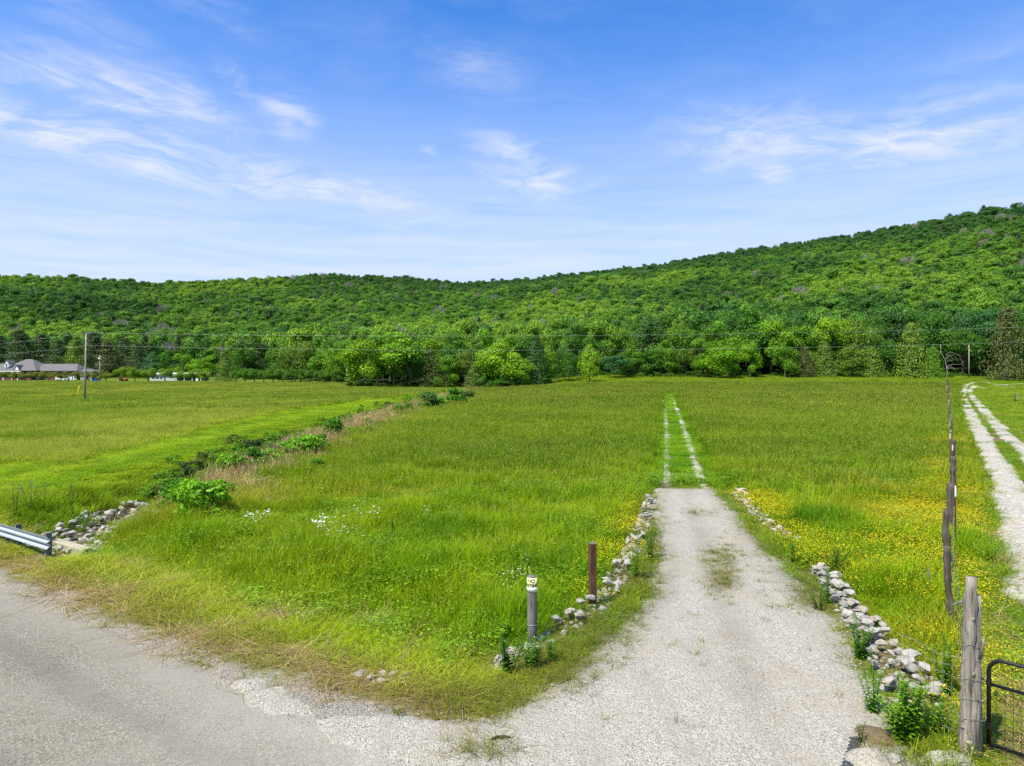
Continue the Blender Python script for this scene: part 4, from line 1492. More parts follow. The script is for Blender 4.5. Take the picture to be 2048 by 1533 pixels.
ROCKS = [rock_mesh(50 + i, M['stone']) for i in range(12)]
PEBBLES = [rock_mesh(80 + i, M['pebble'], 9, 0.7) for i in range(5)]


def stone_line(name, label, cat, path, width, smin, smax, count, stack=0.0, bias=1.6):
    """stones (parts) strewn along a path given in metres"""
    rg = random.Random(len(label))
    cx = sum(p[0] for p in path) / len(path)
    cyy = sum(p[1] for p in path) / len(path)
    base = Vector((cx, cyy, zt1(cx, cyy)))
    r = empty(name, base, label, cat)
    seg = [math.dist(a, b) for a, b in zip(path[:-1], path[1:])]
    L = sum(seg)
    placed = []
    for k in range(count):
        for _try in range(12):
            t = rg.random() * L
            i = 0
            while i < len(seg) - 1 and t > seg[i]:
                t -= seg[i]
                i += 1
            f = t / seg[i]
            a, b = path[i], path[i + 1]
            dx, dy = (b[0] - a[0]) / seg[i], (b[1] - a[1]) / seg[i]
            o = rg.uniform(-1, 1) * (width if not hasattr(width, '__len__') else width[i] + (width[i + 1] - width[i]) * f)
            x, y = a[0] + (b[0] - a[0]) * f - dy * o, a[1] + (b[1] - a[1]) * f + dx * o
            s = smin + (smax - smin) * rg.random() ** bias
            if all(math.hypot(x - q[0], y - q[1]) > (s + q[2]) * 0.55 for q in placed) or _try == 11:
                break
        placed.append((x, y, s))
        over = sum(1 for q in placed[:-1] if math.hypot(x - q[0], y - q[1]) < (s + q[2]) * 0.5)
        z = zt1(x, y) + s * 0.16 + min(over, 2) * s * 0.30 * stack
        obj('stone', ROCKS[k % 12], r, loc=Vector((x, y, z)) - base, rot=(rg.uniform(-0.35, 0.35), rg.uniform(-0.35, 0.35), rg.uniform(0, 6.28)),
            scale=(s * rg.uniform(0.45, 0.62), s * rg.uniform(0.42, 0.58), s * rg.uniform(0.4, 0.6)))


stone_line('stone_edging', 'line of white limestone rocks along the left edge of the gravel drive', 'stone edging',
           EDGE_L, 0.22, 0.09, 0.29, 300, 1.2, 1.6)
stone_line('stone_edging', 'wide band of white limestone rocks between the gravel drive and gate post', 'stone edging',
           EDGE_R, [0.16, 0.2, 0.26, 0.34, 0.40, 0.44, 0.44, 0.4], 0.09, 0.31, 300, 1.0, 1.6)
stone_line('stone_edging', 'narrow row of pale rocks beside yellow flowers right of the drive', 'stone edging',
           EDGE_F, 0.2, 0.12, 0.32, 90, 1.0)
stone_line('riprap', 'bed of pale riprap rocks lying in the ditch near the guardrail', 'riprap',
           [(-14.9, 21.2), (-15.3, 23.5), (-15.8, 26.5), (-16.3, 29.5), (-16.9, 32.0)], [0.8, 1.1, 1.25, 1.1, 0.6], 0.16, 0.42, 300, 0.8, 1.2)
stone_line('rubble_patch', 'scatter of small white stones in the verge grass near the sign post', 'stones',
           GP([(715, 1362), (760, 1352), (825, 1360)]), 0.28, 0.08, 0.24, 28)
stone_line('rubble_patch', 'pale stones in the weeds at the foot of the sign post', 'stones',
           GP([(992, 1328), (1030, 1312), (1062, 1300)]), 0.2, 0.14, 0.42, 16)


def build_pebbles():
    n = 52000
    x = RNG.uniform(-13, 7.5, n)
    y = RNG.uniform(6.0, 24, n)
    q, sdv = road_q(x, y), sdf_poly(x, y, DRIVE)
    n1 = fbm(x, y, 0.6, 66)
    w = np.where(sdv < 0.2, 1.0, 0) + np.where((q > -0.15) & (q < 1.35 + n1) & (x < 0.5), 0.8, 0) + np.where((sdv > 0) & (sdv < 0.7 + n1), 0.5, 0)
    w = w * np.where(q < -0.1, 0.0, 1.0) * (0.5 + 1.2 * np.clip(0.4 + 2 * n1, 0, 1)) * np.interp(y, [8, 16, 24], [1, 0.8, 0.5])
    k = RNG.random(n) < w
    x, y = x[k], y[k]
    m = len(x)
    s = 0.008 + 0.018 * RNG.random(m) ** 3.0
    P = np.stack([x, y, ztr(x, y) + 0.045 + s * 0.2], 1)
    P[:, 2] -= np.where(sdf_poly(x, y, DRIVE) > 0.1, 0.02, 0)
    scatter('loose_gravel', PEBBLES, P, RNG.uniform(0, 6.28, (m, 3)), np.stack([s, s, s], 1), RNG.integers(0, 5, m), None,
            'loose pale gravel strewn over the drive and road shoulder', 'gravel')


build_pebbles()


# ------------------------------------------------------------------ flowers and weeds (stuff)
def flower_mesh(name, rng, n, rad, fsize, mat, stems=True):
    Cs = np.stack([rng.normal(0, rad * 0.5, n), rng.normal(0, rad * 0.5, n), rng.uniform(0.72, 1.08, n)], 1)
    V, Fq = leaf_quads(Cs, rng.normal(size=(n, 3)) * 0.35 + np.array((-0.1, -0.35, 1)), np.full(n, fsize), rng, 0.95)
    vv = np.repeat(rng.uniform(0.8, 1.15, n), 4)
    return mesh_np(name, V, Fq, mat, False, {'v': ('FLOAT', 'POINT', vv)})


def build_flowers():
    rng = np.random.default_rng(4)
    # buttercups
    x, y = jgrid(8.5, 66, 0.20, 0.8)
    fd = fence_d(x, y)
    n1, n2 = fbm(x, y, 3.2, 131), fbm(x, y, 0.9, 141)
    sdv = sdf_poly(x, y, DRIVE)
    near_r = sst(-0.2, 0.8, sdv) * (fd < 0.3) * (1 - sst(16, 22, y + 6 * n1)) * (x > 3.4) * 0.30
    fence = np.exp(-((fd - 0.5) / 1.3) ** 2) * (1 - sst(46, 64, y)) * (y > 10) * 1.7
    fl = np.exp(-((fd + 1.0) / 1.5) ** 2) * (1 - sst(22, 30, y)) * 0.4
    dr = np.exp(-((sdv - 1.3) / 0.75) ** 2) * (x > DCX[0]) * sst(17, 20, y) * (1 - sst(29, 33, y)) * 1.4
    dl = np.exp(-((sdv - 1.15) / 0.6) ** 2) * (x < 5.5) * sst(14.2, 17.5, y) * (1 - sst(24, 29, y)) * (x > 1.5) * 1.5
    clump = np.clip(0.45 + 3.2 * n1 + 2.0 * n2, 0, 1.4)
    w = np.clip(near_r + fence + fl + dr + dl, 0, 1.6) * clump * 1.3
    w = w * np.where((fd > 0.7) & (y < 20), 0.2, 1.0)
    w = w * ((np.abs(drive_lat(x, y)) > 2.2) | (y < DCY[0])) * (sdv > 0.25) * (np.minimum(dist_poly(x, y, TR1), dist_poly(x, y, TR2)) > 1.2)
    k = RNG.random(len(x)) < w
    x, y = x[k], y[k]
    m = len(x)
    protos = [flower_mesh('buttercups', rng, 17, 0.32, 0.030, M['yellow']) for _ in range(4)]
    sc = np.interp(y, [9, 30, 60], [0.85, 1.25, 1.9])
    hh = 0.40 * RNG.uniform(0.75, 1.25, m) * np.where(fence_d(x, y) > 0, 0.8, 1.0)
    scl = np.stack([sc, sc, np.maximum(hh, 0.2)], 1)
    scatter('buttercups', protos, np.stack([x, y, ztr(x, y) + 0.04], 1), np.stack([np.zeros(m), np.zeros(m), RNG.random(m) * 6.28], 1), scl,
            RNG.integers(0, 4, m), None, 'yellow buttercups flowering along the drive, the fence and the right field', 'wildflowers')
    # ox-eye daisies in small clumps
    xs, ys = [], []
    for (px, py, hw, hh_, n) in [(640, 1066, 24, 8, 34), (680, 1075, 22, 16, 26), (735, 1042, 18, 6, 16), (700, 1030, 25, 10, 8), (848, 1036, 10, 5, 9), (495, 1046, 35, 7, 18),
                                 (1030, 1176, 24, 20, 14), (1060, 1152, 12, 5, 3), (520, 1050, 40, 12, 10), (900, 905, 60, 30, 10), (560, 900, 30, 15, 8), (460, 930, 20, 10, 6)]:
        for _ in range(int(n * 0.6)):
            gx, gy = G(px + random.gauss(0, hw * 0.6), py + 14 + random.gauss(0, hh_ * 0.6))
            xs.append(gx)
            ys.append(gy)
    xs, ys = np.array(xs), np.array(ys)
    m = len(xs)
    sc = np.full(m, 1.0) * np.interp(ys, [10, 30], [0.8, 1.3])
    dz = [flower_mesh('daisies', rng, 3, 0.14, 0.055, M['white_petal']) for _ in range(3)]
    scatter('daisies', dz, np.stack([xs, ys, ztr(xs, ys)], 1), np.stack([np.zeros(m), np.zeros(m), RNG.random(m) * 6.28], 1),
            np.stack([sc, sc, RNG.uniform(0.5, 0.62, m)], 1), RNG.integers(0, 3, m), None, 'small white daisies in loose clumps in the left field', 'wildflowers')
    # leafy meadow weeds among the near grass
    x, y = jgrid(9.5, 34, 0.42, 0.8)
    q, sdv = road_q(x, y), sdf_poly(x, y, DRIVE)
    n1, n2 = fbm(x, y, 2.4, 231), fbm(x, y, 8, 241)
    w = np.clip(3.0 * n1 + 1.5 * n2 + 0.12, 0, 0.75) * (q > 2.6) * (sdv > 0.7) * (ditch_dx(x, y) > 2.0)
    w = w + 0.7 * np.exp(-((x + 0.8) / 1.3) ** 2 - ((y - 13.6) / 0.9) ** 2)
    w = w + 0.25 * (fence_d(x, y) > 1.0) * (n1 > 0)
    k = (RNG.random(len(x)) < w) & (np.minimum(dist_poly(x, y, TR1), dist_poly(x, y, TR2)) > 1.3) & (q > 2.2) & (sdv > 0.5)
    for path, wd in STONE_PATHS:
        k &= dist_poly(x, y, path) > 0.5
    x, y = x[k], y[k]
    m = len(x)

    def leafy(seed):
        rg_ = np.random.default_rng(seed)
        n = 60
        c = np.stack([rg_.normal(0, 0.15, n), rg_.normal(0, 0.15, n), rg_.uniform(0.15, 1.0, n)], 1)
        V, Fq = leaf_quads(c, rg_.normal(size=(n, 3)) * 0.6 + np.array((0, 0, 0.8)), np.full(n, 0.085), rg_, 0.45)
        return mesh_np('meadow_weed', V, Fq, M['leaf_inst'], False, {'v': ('FLOAT', 'POINT', np.repeat(rg_.uniform(0.7, 1.25, n), 4))})
    c = lerp(np.tile(np.array((0.12, 0.29, 0.012)), (m, 1)), np.array((0.25, 0.40, 0.012)), RNG.random(m))
    sc = RNG.uniform(0.7, 1.4, m) * np.interp(y, [10, 34], [0.9, 1.5])
    scatter('meadow_weeds', [leafy(600 + i) for i in range(5)], np.stack([x, y, ztr(x, y)], 1), np.stack([np.zeros(m), np.zeros(m), RNG.random(m) * 6.28], 1),
            np.stack([sc, sc, RNG.uniform(0.32, 0.62, m)], 1), RNG.integers(0, 5, m), c, 'leafy broad-leaved weeds mixed into the near field grass', 'weeds')
    # small weeds coming through the gravel
    tuft = [blades_mesh('gravel_weed', random.Random(60 + i), 16, 0.09, 0.4, 1.1, 0.007, 0.013, M['grass'], 1.1, 0.0) for i in range(4)]
    pts = []
    for (px, py, sx, sy, n) in [(1442, 1110, 16, 18, 70), (1455, 1160, 14, 16, 60), (1400, 1030, 16, 4, 26), (1432, 1140, 26, 30, 70), (1600, 1200, 30, 18, 50), (1630, 1190, 20, 20, 40),
                                (960, 1505, 30, 15, 30), (1300, 1090, 18, 50, 90), (1270, 1180, 22, 40, 110), (1180, 1270, 50, 30, 140), (1080, 1350, 50, 25, 120), (930, 1400, 70, 18, 110), 
                                (1310, 1060, 10, 30, 40), (1480, 1300, 200, 120, 26), (1090, 1330, 45, 20, 60), (1520, 1090, 26, 30, 60), (1800, 1500, 40, 20, 40)]:
        for _ in range(n):
            pts.append(G(px + random.gauss(0, sx), py + random.gauss(0, sy)))
    pts = np.array(pts)
    m = len(pts)
    c = lerp(np.tile(np.array((0.17, 0.26, 0.02)), (m, 1)), np.array((0.27, 0.22, 0.06)), RNG.random(m))
    sc = RNG.uniform(0.35, 0.8, m)
    scatter('gravel_weeds', tuft, np.stack([pts[:, 0], pts[:, 1], ztr(pts[:, 0], pts[:, 1]) + 0.03], 1), np.stack([np.zeros(m), np.zeros(m), RNG.random(m) * 6.28], 1),
            np.stack([sc, sc, RNG.uniform(0.06, 0.2, m)], 1), RNG.integers(0, 4, m), c, 'sparse weeds sprouting through the gravel and its edges', 'weeds')


build_flowers()


# ------------------------------------------------------------------ single weeds and shrubs (things)
def weed(px, py, hpx, wpx, tint, label, stems=5, leafL=0.10, cat='weed', top=None, name='weed_plant', seed=0, gap=0.011):
    """an upright leafy weed: stems (one part) and leaves (one part), optional flower heads"""
    x, y = G(px, py)
    H, W = 1.3 * hpx * y / F, 1.35 * wpx * y / F / 2
    r = empty(name, (x, y, zt1(x, y)), label, cat, 'weeds standing by the drive and ditch')
    rng = np.random.default_rng(seed + int(px))
    sb = MB()
    Cs, Ns, ax, hd = [], [], [], []
    for k in range(stems):
        a = rng.uniform(0, 6.283)
        f = rng.uniform(0.15, 1.0) if stems > 1 else 0
        tx, ty, tz = W * f * math.cos(a), W * f * math.sin(a), H * rng.uniform(0.72, 1.0) * (1 - 0.25 * f)
        pts = [Vector((tx * 0.15, ty * 0.15, -0.03)), Vector((tx * 0.5, ty * 0.5, tz * 0.5)), Vector((tx, ty, tz))]
        sb.tube(pts, [0.008, 0.006, 0.003], 4, cap=False)
        hd.append(pts[2])
        nl = max(14, int(tz / gap))
        for j in range(nl):
            t = (j + rng.random()) / nl
            p = pts[0].lerp(pts[1], t * 2) if t < 0.5 else pts[1].lerp(pts[2], t * 2 - 1)
            an = j * 2.4 + rng.uniform(-0.4, 0.4)
            L = leafL * (1.15 - 0.65 * t) * rng.uniform(0.7, 1.2)
            d = Vector((math.cos(an), math.sin(an), rng.uniform(0.1, 0.7))).normalized()
            ax.append((p, d, L))
    V, Q = [], []
    vv = []
    for (p, d, L) in ax:
        side = d.cross(Vector((0, 0, 1))).normalized() * L * 0.21
        i = len(V)
        m1 = p + d * L * 0.5 + Vector((0, 0, L * 0.06))
        V += [p, m1 + side, p + d * L + Vector((0, 0, -L * 0.16)), m1 - side]
        Q.append((i, i + 1, i + 2, i + 3))
        vv += [rng.uniform(0.7, 1.3)] * 4
    sb.obj('stem', M['weed_obj'], r, color=[k * 0.9 for k in tint])
    me = r.children[0].data
    me.attributes.new('v', 'FLOAT', 'POINT').data.foreach_set('value', np.ones(len(me.vertices), np.float32))
    obj('leaves', mesh_np('leaves', np.array([tuple(v) for v in V]), np.array(Q), M['weed_obj'], False, {'v': ('FLOAT', 'POINT', vv)}), r, color=tint)
    if top:
        for p in hd:
            c = np.array([tuple(p)] * 8) + rng.normal(size=(8, 3)) * 0.02
            V, Fq = leaf_quads(c, rng.normal(size=(8, 3)), np.full(8, 0.032), rng, 0.9)
            obj('flower_head', mesh_np('flower_head', V, Fq, top, False, {'v': ('FLOAT', 'POINT', np.ones(len(V)))}), r)
    return r


WG, WG2, WDK = (0.115, 0.265, 0.022), (0.165, 0.335, 0.018), (0.075, 0.19, 0.02)
weed(1722, 1318, 78, 52, WG, 'bushy upright green weed at the gravel edge beside the white rocks', 9, 0.10)
weed(1747, 1430, 98, 46, WG, 'tall single-spired weed on the gravel below the bushy one', 5, 0.09)
weed(1742, 1350, 44, 14, WG, 'small thin weed growing among the white rocks', 1, 0.07)
weed(1812, 1488, 118, 84, WG2, 'large leafy weed clump left of the gate post', 11, 0.15)
weed(1868, 1480, 96, 60, WG2, 'leafy weed with yellow flowers touching the gate post', 8, 0.10, top=M['yellow'])
weed(1890, 1395, 110, 44, WG2, 'tall weed behind the gate post beside the wire fence', 8, 0.10)
weed(1720, 1492, 46, 22, (0.09, 0.13, 0.03), 'small reddish weed at the dirt mound', 3, 0.06)
weed(1655, 1212, 74, 30, WG, 'upright weed at the top of the wide rock band', 5, 0.08)
weed(1640, 1222, 56, 60, (0.13, 0.20, 0.03), 'low straggling weed on the gravel left of the rock band', 7, 0.06)
weed(1585, 1130, 52, 22, WG, 'dark upright weed at the right drive edge above the rock band', 4, 0.08)
weed(1668, 1150, 50, 48, WDK, 'dark green bushy weed among the yellow flowers', 8, 0.10)
weed(1653, 1098, 74, 10, WG, 'lone tall stalk standing in the yellow flowers', 1, 0.08)
weed(1018, 1352, 76, 46, WDK, 'dark leafy weed in front of the sign post', 8, 0.10)
weed(1062, 1345, 72, 50, WG, 'leafy weed right at the base of the sign post', 8, 0.10)
weed(1100, 1330, 50, 40, WG, 'small leafy weed between the sign post and the rocks', 6, 0.08)
weed(1300, 1120, 66, 34, WG, 'upright weed at the left drive edge above the brown post', 6, 0.08)
weed(1268, 1160, 70, 40, WG2, 'upright weed on the left gravel edge near the brown post', 7, 0.08)
weed(783, 1082, 44, 22, WDK, 'dark upright weed alone in the left field grass', 3, 0.12)
weed(1002, 1284, 44, 60, WG2, 'broad-leaved weed clump left of the sign post', 9, 0.14)
weed(960, 1268, 42, 60, WG2, 'broad-leaved weed clump second left of the sign post', 9, 0.14)
for k, (px, py, h, lb) in enumerate([(30, 1040, 72, 'tall thistle left-most by the ditch with mauve heads'), (62, 1030, 62, 'tall thistle second from the left by the ditch'),
                                     (84, 1022, 56, 'tall thistle third from the left by the ditch'), (146, 1050, 80, 'dark bushy thistle above the ditch rocks'),
                                     (352, 950, 44, 'lone dark stalk on the mown bank above the ditch')]):
    weed(px, py, h, 30 if k != 4 else 6, WDK, lb, 4 if k != 4 else 1, 0.13, 'thistle' if k < 4 else 'weed', M['purple'] if k < 4 else None, 'thistle' if k < 4 else 'weed_plant', gap=0.05)

CROWN['shrub'] = []
for i in range(4):
    _me = crown_mesh('foliage', 'round', 700 + i, 1900, 0.20, M['leaf_obj'])
    _co = np.empty(len(_me.vertices) * 3, np.float32)
    _me.vertices.foreach_get('co', _co)
    _co = _co.reshape(-1, 3)
    _co[:, 2] = (_co[:, 2] - 0.14) / 0.86
    _me.vertices.foreach_set('co', _co.ravel())
    CROWN['shrub'].append(_me)


def shrub(px, py, hpx, wpx, tint, label, name='shrub', kind='shrub'):
    x, y = G(px, py)
    H, W = 1.3 * hpx * y / F, 1.25 * wpx * y / F / 2
    r = empty(name, (x, y, zt1(x, y) - 0.05), label, 'shrub', 'shrubs along the ditch', random.uniform(0, 6))
    _tc[0] += 1
    obj('stem', TRUNK['round'][_tc[0] % 2], r, scale=(W * 0.4, W * 0.4, H))
    obj('foliage', CROWN[kind][_tc[0] % len(CROWN[kind])], r, scale=(W, W, H), color=tint)


SB, SD, SC = (0.165, 0.370, 0.010), (0.085, 0.240, 0.010), (0.075, 0.13, 0.022)
for a in [(398, 1040, 62, 90, SB, 'largest bright green shrub beside the ditch rocks'),
          (350, 1024, 48, 56, SD, 'green shrub just left of the largest shrub by the rocks'),
          (440, 1004, 36, 50, SB, 'low bright shrub right behind the largest ditch shrub'),
          (372, 976, 40, 34, SC, 'dark small cedar shrub on the left bank above the rocks'),
          (462, 962, 44, 44, SB, 'bright shrub in mid ditch left of the dry grass'),
          (508, 950, 44, 44, SD, 'green shrub at the left end of the dry grass strip'),
          (540, 944, 36, 40, SB, 'bright shrub second along the dry grass strip'),
          (432, 938, 20, 26, SC, 'small dark bush on the left bank of the ditch'),
          (494, 912, 26, 26, SC, 'dark bushlet above the mid-ditch shrubs'), (516, 908, 24, 24, SC, 'dark bushlet next right above the mid-ditch shrubs'),
          (540, 922, 30, 32, SD, 'green bush between dark bushlets and dry grass'),
          (575, 926, 34, 44, SB, 'bright shrub left of the ditch centre clump'), (612, 920, 40, 56, SB, 'wide bright shrub clump at the middle of the ditch'),
          (640, 912, 34, 30, SD, 'green shrub at the right of the middle ditch clump'),
          (574, 892, 18, 22, SC, 'dark low bush on the far bank behind the ditch clump'), (612, 884, 18, 20, SC, 'second dark low bush on the far ditch bank'),
          (666, 884, 38, 30, SD, 'upright round dark-green shrub standing alone in the ditch'),
          (698, 858, 18, 18, SD, 'small shrub just beyond the lone upright one'), (735, 858, 18, 22, SB, 'low bright shrub on the ditch further back'),
          (776, 822, 11, 12, SC, 'tiny dark bush on the mown bank'), (798, 830, 16, 18, SD, 'first of two small dark shrubs at the far ditch'),
          (816, 826, 16, 18, SD, 'second of two small dark shrubs at the far ditch'),
          (858, 820, 28, 40, (0.09, 0.19, 0.03), 'feathery grey-green shrub at the far ditch'), (910, 810, 26, 34, SD, 'leafy shrub near the tree clump end of the ditch'),
          (938, 800, 14, 20, SC, 'dark shrub at the very end of the ditch'), (880, 816, 18, 24, SB, 'low shrub between the two far feathery ones'),
          (636, 945, 22, 22, SD, 'small green bush within the dry grass strip')]:
    shrub(*a)


def build_thicket():
    n = 900
    y = 20 + 160 * RNG.random(n) ** 1.5
    dd = RNG.normal(-0.1, 1.15, n) + np.where(RNG.random(n) < 0.15, 4.0, 0)
    x = np.interp(y, DITCH_Y, DITCH_X) + dd
    keep = ((y > 33) | (dd < -1.9)) & (fbm(x, y, 5, 301) > -0.16)
    x, y = x[keep], y[keep]
    m = len(x)
    hh = RNG.uniform(0.35, 1.0, m)
    rr = hh * RNG.uniform(0.5, 0.9, m)
    c = lerp(np.tile(np.array((0.085, 0.22, 0.010)), (m, 1)), np.array((0.20, 0.38, 0.012)), RNG.random(m))
    dk = RNG.random(m) < 0.2
    c[dk] = np.array((0.10, 0.14, 0.025))
    protos = [crown_mesh('thicket_clump', 'round', 740 + i, 420, 0.24, M['leaf_inst']) for i in range(4)]
    scatter('ditch_thicket', protos, np.stack([x, y, ztr(x, y) - 0.1 * hh], 1), np.stack([np.zeros(m), np.zeros(m), RNG.random(m) * 6.28], 1),
            np.stack([rr, rr, hh], 1), RNG.integers(0, 4, m), c, 'tangle of low green brambles and saplings filling the ditch', 'brambles')


build_thicket()


# ------------------------------------------------------------------ posts, fence, gate
def gnarl(px, topy, basey, wpx, mat, label, seed, lean=(0, 0), name='fence_post', Y=None, split=False, group='old wooden posts of the fence line'):
    """a weathered, slightly crooked round post"""
    if Y is None:
        x, y = G(px, basey)
    else:
        x, y = AT(px, Y)
    z = zt1(x, y)
    H = CAMZ - (topy - HZ) * y / F - z
    rad = wpx * y / F / 2
    rg = random.Random(seed)
    r = empty(name, (x, y, z), label, 'fence post', group)
    pts, rr = [], []
    nseg = 14
    ox = oy = 0
    for i in range(nseg + 1):
        f = i / nseg
        ox += rg.uniform(-0.15, 0.15) * rad
        oy += rg.uniform(-0.15, 0.15) * rad
        pts.append((ox + lean[0] * f * H, oy + lean[1] * f * H, -0.15 + (H + 0.15) * f))
        rr.append(rad * rg.uniform(0.78, 1.14) * (1.08 - 0.16 * f))
    b = MB()
    b.tube(pts, rr, 11, wob=0.13, rng=rg)
    b.obj('trunk', mat, r, True)
    return r, pts, rr, H, rad, rg


# gate post: two trunks bound together
gp, pts, rr, H, rad, rg = gnarl(1934, 1153, 1512, 25, M['post_grey'], 'tall silver-grey twin-trunk corner post beside the black gate', 4, (-0.005, 0), 'gate_post', group=None)
gx, gy, gz = gp.location
for k in range(8):
    i = rg.randint(2, 12)
    a = rg.uniform(0, 6.28)
    p = Vector(pts[i])
    q = p + Vector((math.cos(a), math.sin(a), 0.15)) * rr[i] * 1.10
    b = MB()
    b.tube([p, p.lerp(q, 0.86), q], [rr[i] * 0.55, rr[i] * 0.40, rr[i] * 0.22], 8, wob=0.15, rng=rg)
    b.obj('knot', M['post_grey'], gp, True)
b = MB()
H2 = H * 0.895
b.tube([(0.085, -0.02, -0.1), (0.075, -0.03, H2 * 0.3), (0.085, -0.02, H2 * 0.62), (0.105, -0.01, H2 * 0.86), (0.115, 0.0, H2)], [0.085, 0.085, 0.078, 0.07, 0.064], 10, wob=0.08, rng=rg)
b.obj('second_trunk', M['post_grey'], gp, True)
b = MB()
b.tube([(0.10, -0.10, H * 0.56), (0.15, -0.115, H * 0.68)], [0.03, 0.005], 6)
b.obj('bark_splinter', M['post_grey'], gp, True)
b = MB()
b.tube([(-0.06, 0, H * 0.86), (-0.2, -0.02, H * 0.845)], [0.018, 0.008], 6)
b.obj('branch_stub', M['post_grey'], gp, True)
for zf in (0.22, 0.33, 0.44, 0.55, 0.63):
    b = MB()
    n = 16
    b.tube([(0.06 + 0.175 * math.cos(6.283 * k / n), -0.01 + 0.105 * math.sin(6.283 * k / n), H * zf + 0.015 * math.sin(k * 1.3)) for k in range(n + 1)], 0.0035, 4)
    b.obj('wire_wrap', M['wire'], gp)

gnarl(1906, 1092, 1262, 14, M['post_dark'], 'dark crooked fence post just behind the twin-trunk corner post', 11, (-0.06, 0))
gnarl(1897, 1020, 1158, 14, M['post_dark'], 'thick split dark-grey fence post, third from the gate', 12, (0.0, 0))
gnarl(1900, 967, 1072, 15, M['post_dark'], 'dark fence post with a jagged top, fourth from the gate', 13, (0.01, 0))
gnarl(1905, 913, 994, 12, M['post_dark'], 'straight dark-brown fence post, fifth from the gate', 14)
gnarl(1903, 879, 944, 9, M['post_dark'], 'slender dark fence post, sixth from the gate', 15)
for k, Y in enumerate([41, 47, 53, 60, 67, 74, 82, 90, 99, 109, 120, 132, 145, 158, 172]):
    px = np.interp(Y, [36, 72, 120, 180], [1902, 1899, 1896, 1894]) + random.uniform(-1.5, 1.5)
    x, y = AT(px, Y)
    z = zt1(x, y)
    Hh = random.uniform(1.35, 1.75)
    gnarl(px, HZ + (CAMZ - z - Hh) * F / Y, 0, max(3.5, 0.12 * F / Y), M['post_grey'] if k % 3 == 0 else M['post_dark'],
          'weathered fence post, %s from the gate' % ORD[6 + k], 20 + k, (random.uniform(-0.04, 0.04), 0), Y=Y)


def steel_post(px, topy, Y, label, shaft='post_brown', tip='white_paint', tipname='white_tip'):
    x, y = AT(px, Y)
    z = zt1(x, y)
    H = CAMZ - (topy - HZ) * Y / F - z
    r = empty('steel_post', (x, y, z), label, 'fence post', 'steel posts of the fence line')
    b = MB()
    b.box((0, 0, H * 0.42), (0.035, 0.008, H * 0.84 + 0.1))
    b.box((0, 0.014, H * 0.42), (0.008, 0.03, H * 0.84 + 0.1))
    b.obj('shaft', M[shaft], r)
    b = MB()
    b.box((0, 0, H * 0.92), (0.038, 0.012, H * 0.16))
    b.box((0, 0.016, H * 0.92), (0.011, 0.03, H * 0.16))
    b.obj(tipname, M[tip], r)


steel_post(1911, 972, 19.6, 'nearest rusty steel stake with a white tip on the fence line')
steel_post(1905, 890, 33.0, 'second rusty steel stake with a white tip on the fence line')
steel_post(1900, 868, 39.0, 'third rusty steel stake with a white tip on the fence line')
steel_post(1857, 1139, 15.2, 'thin grey rod standing in the yellow flowers', 'wire', 'wire', 'tip')

# fence wires, strand by strand, from post to post
fw = empty('wire_fence', (8.6, 13.7, 0), 'thin rusty wire strands strung along the line of old fence posts', 'wire fence')
for zz in (0.25, 0.6, 0.95, 1.3):
    b = MB()
    pts_ = []
    for Y in np.linspace(9.3, 172, 60):
        x, y = AT(np.interp(Y, [9.2, 13.7, 36, 72, 180], [1936, 1908, 1903, 1899, 1894]), Y)
        pts_.append((x - 8.6, y - 13.7, zt1(x, y) + zz))
    b.tube(pts_, 0.003, 3, cap=False)
    b.obj('wire_strand', M['wire'], fw)
# woven mesh hanging left of the gate post
nm = empty('wire_netting', (gx - 0.12, gy + 0.05, gz), 'sagging roll of woven wire netting behind the gate post', 'wire netting')
for k in range(9):
    b = MB()
    zz = 0.1 + k * 0.14
    b.tube([(0.08 - 0.30 * t + 0.02 * math.sin(9 * t + k), 0.9 * t, zz + 0.02 * math.sin(7 * t + k)) for t in np.linspace(0, 1, 9)], 0.0025, 3, cap=False)
    b.obj('wire_strand', M['wire'], nm)
for k in range(8):
    b = MB()
    t = k / 7
    b.tube([(0.08 - 0.30 * t, 0.9 * t, 0.05), (0.07 - 0.30 * t, 0.9 * t, 0.6), (0.09 - 0.3 * t, 0.9 * t, 1.28)], 0.0025, 3, cap=False)
    b.obj('wire_stay', M['wire'], nm)

# gate
gA = Vector((6.28, 9.22, 0.0))
gdir = Vector((0.66, -0.75, 0)).normalized()
gate = empty('farm_gate', (gA.x, gA.y, zt1(gA.x, gA.y)), 'black tubular farm gate with wire mesh infill at the right edge', 'gate')
GL, zb, zm_, ztp = 3.6, 0.13, 0.92, 1.26


def gpnt(s, z):
    return tuple(gdir * s + Vector((0, 0, z)))


arc = [gpnt(0.17 - 0.17 * math.cos(a), ztp - 0.17 + 0.17 * math.sin(a)) for a in np.linspace(0, math.pi / 2, 7)]
b = MB()
b.tube([gpnt(0, zb)] + arc + [gpnt(GL - 0.17, ztp)] + [gpnt(GL - 0.17 + 0.17 * math.sin(a), ztp - 0.17 + 0.17 * math.cos(a)) for a in np.linspace(0.2, math.pi / 2, 6)] + [gpnt(GL, zb), gpnt(0.0, zb - 0.001)], 0.026, 10)
b.obj('outer_frame', M['black_paint'], gate, True)
b = MB()
b.tube([gpnt(0.0, zm_), gpnt(GL, zm_)], 0.022, 10)
b.obj('mid_rail', M['black_paint'], gate, True)
for k in range(1, 40):
    s = k * 0.09
    b = MB()
    b.tube([gpnt(s, zb), gpnt(s, zm_)], 0.003, 4, cap=False)
    b.obj('mesh_wire', M['black_paint'], gate)
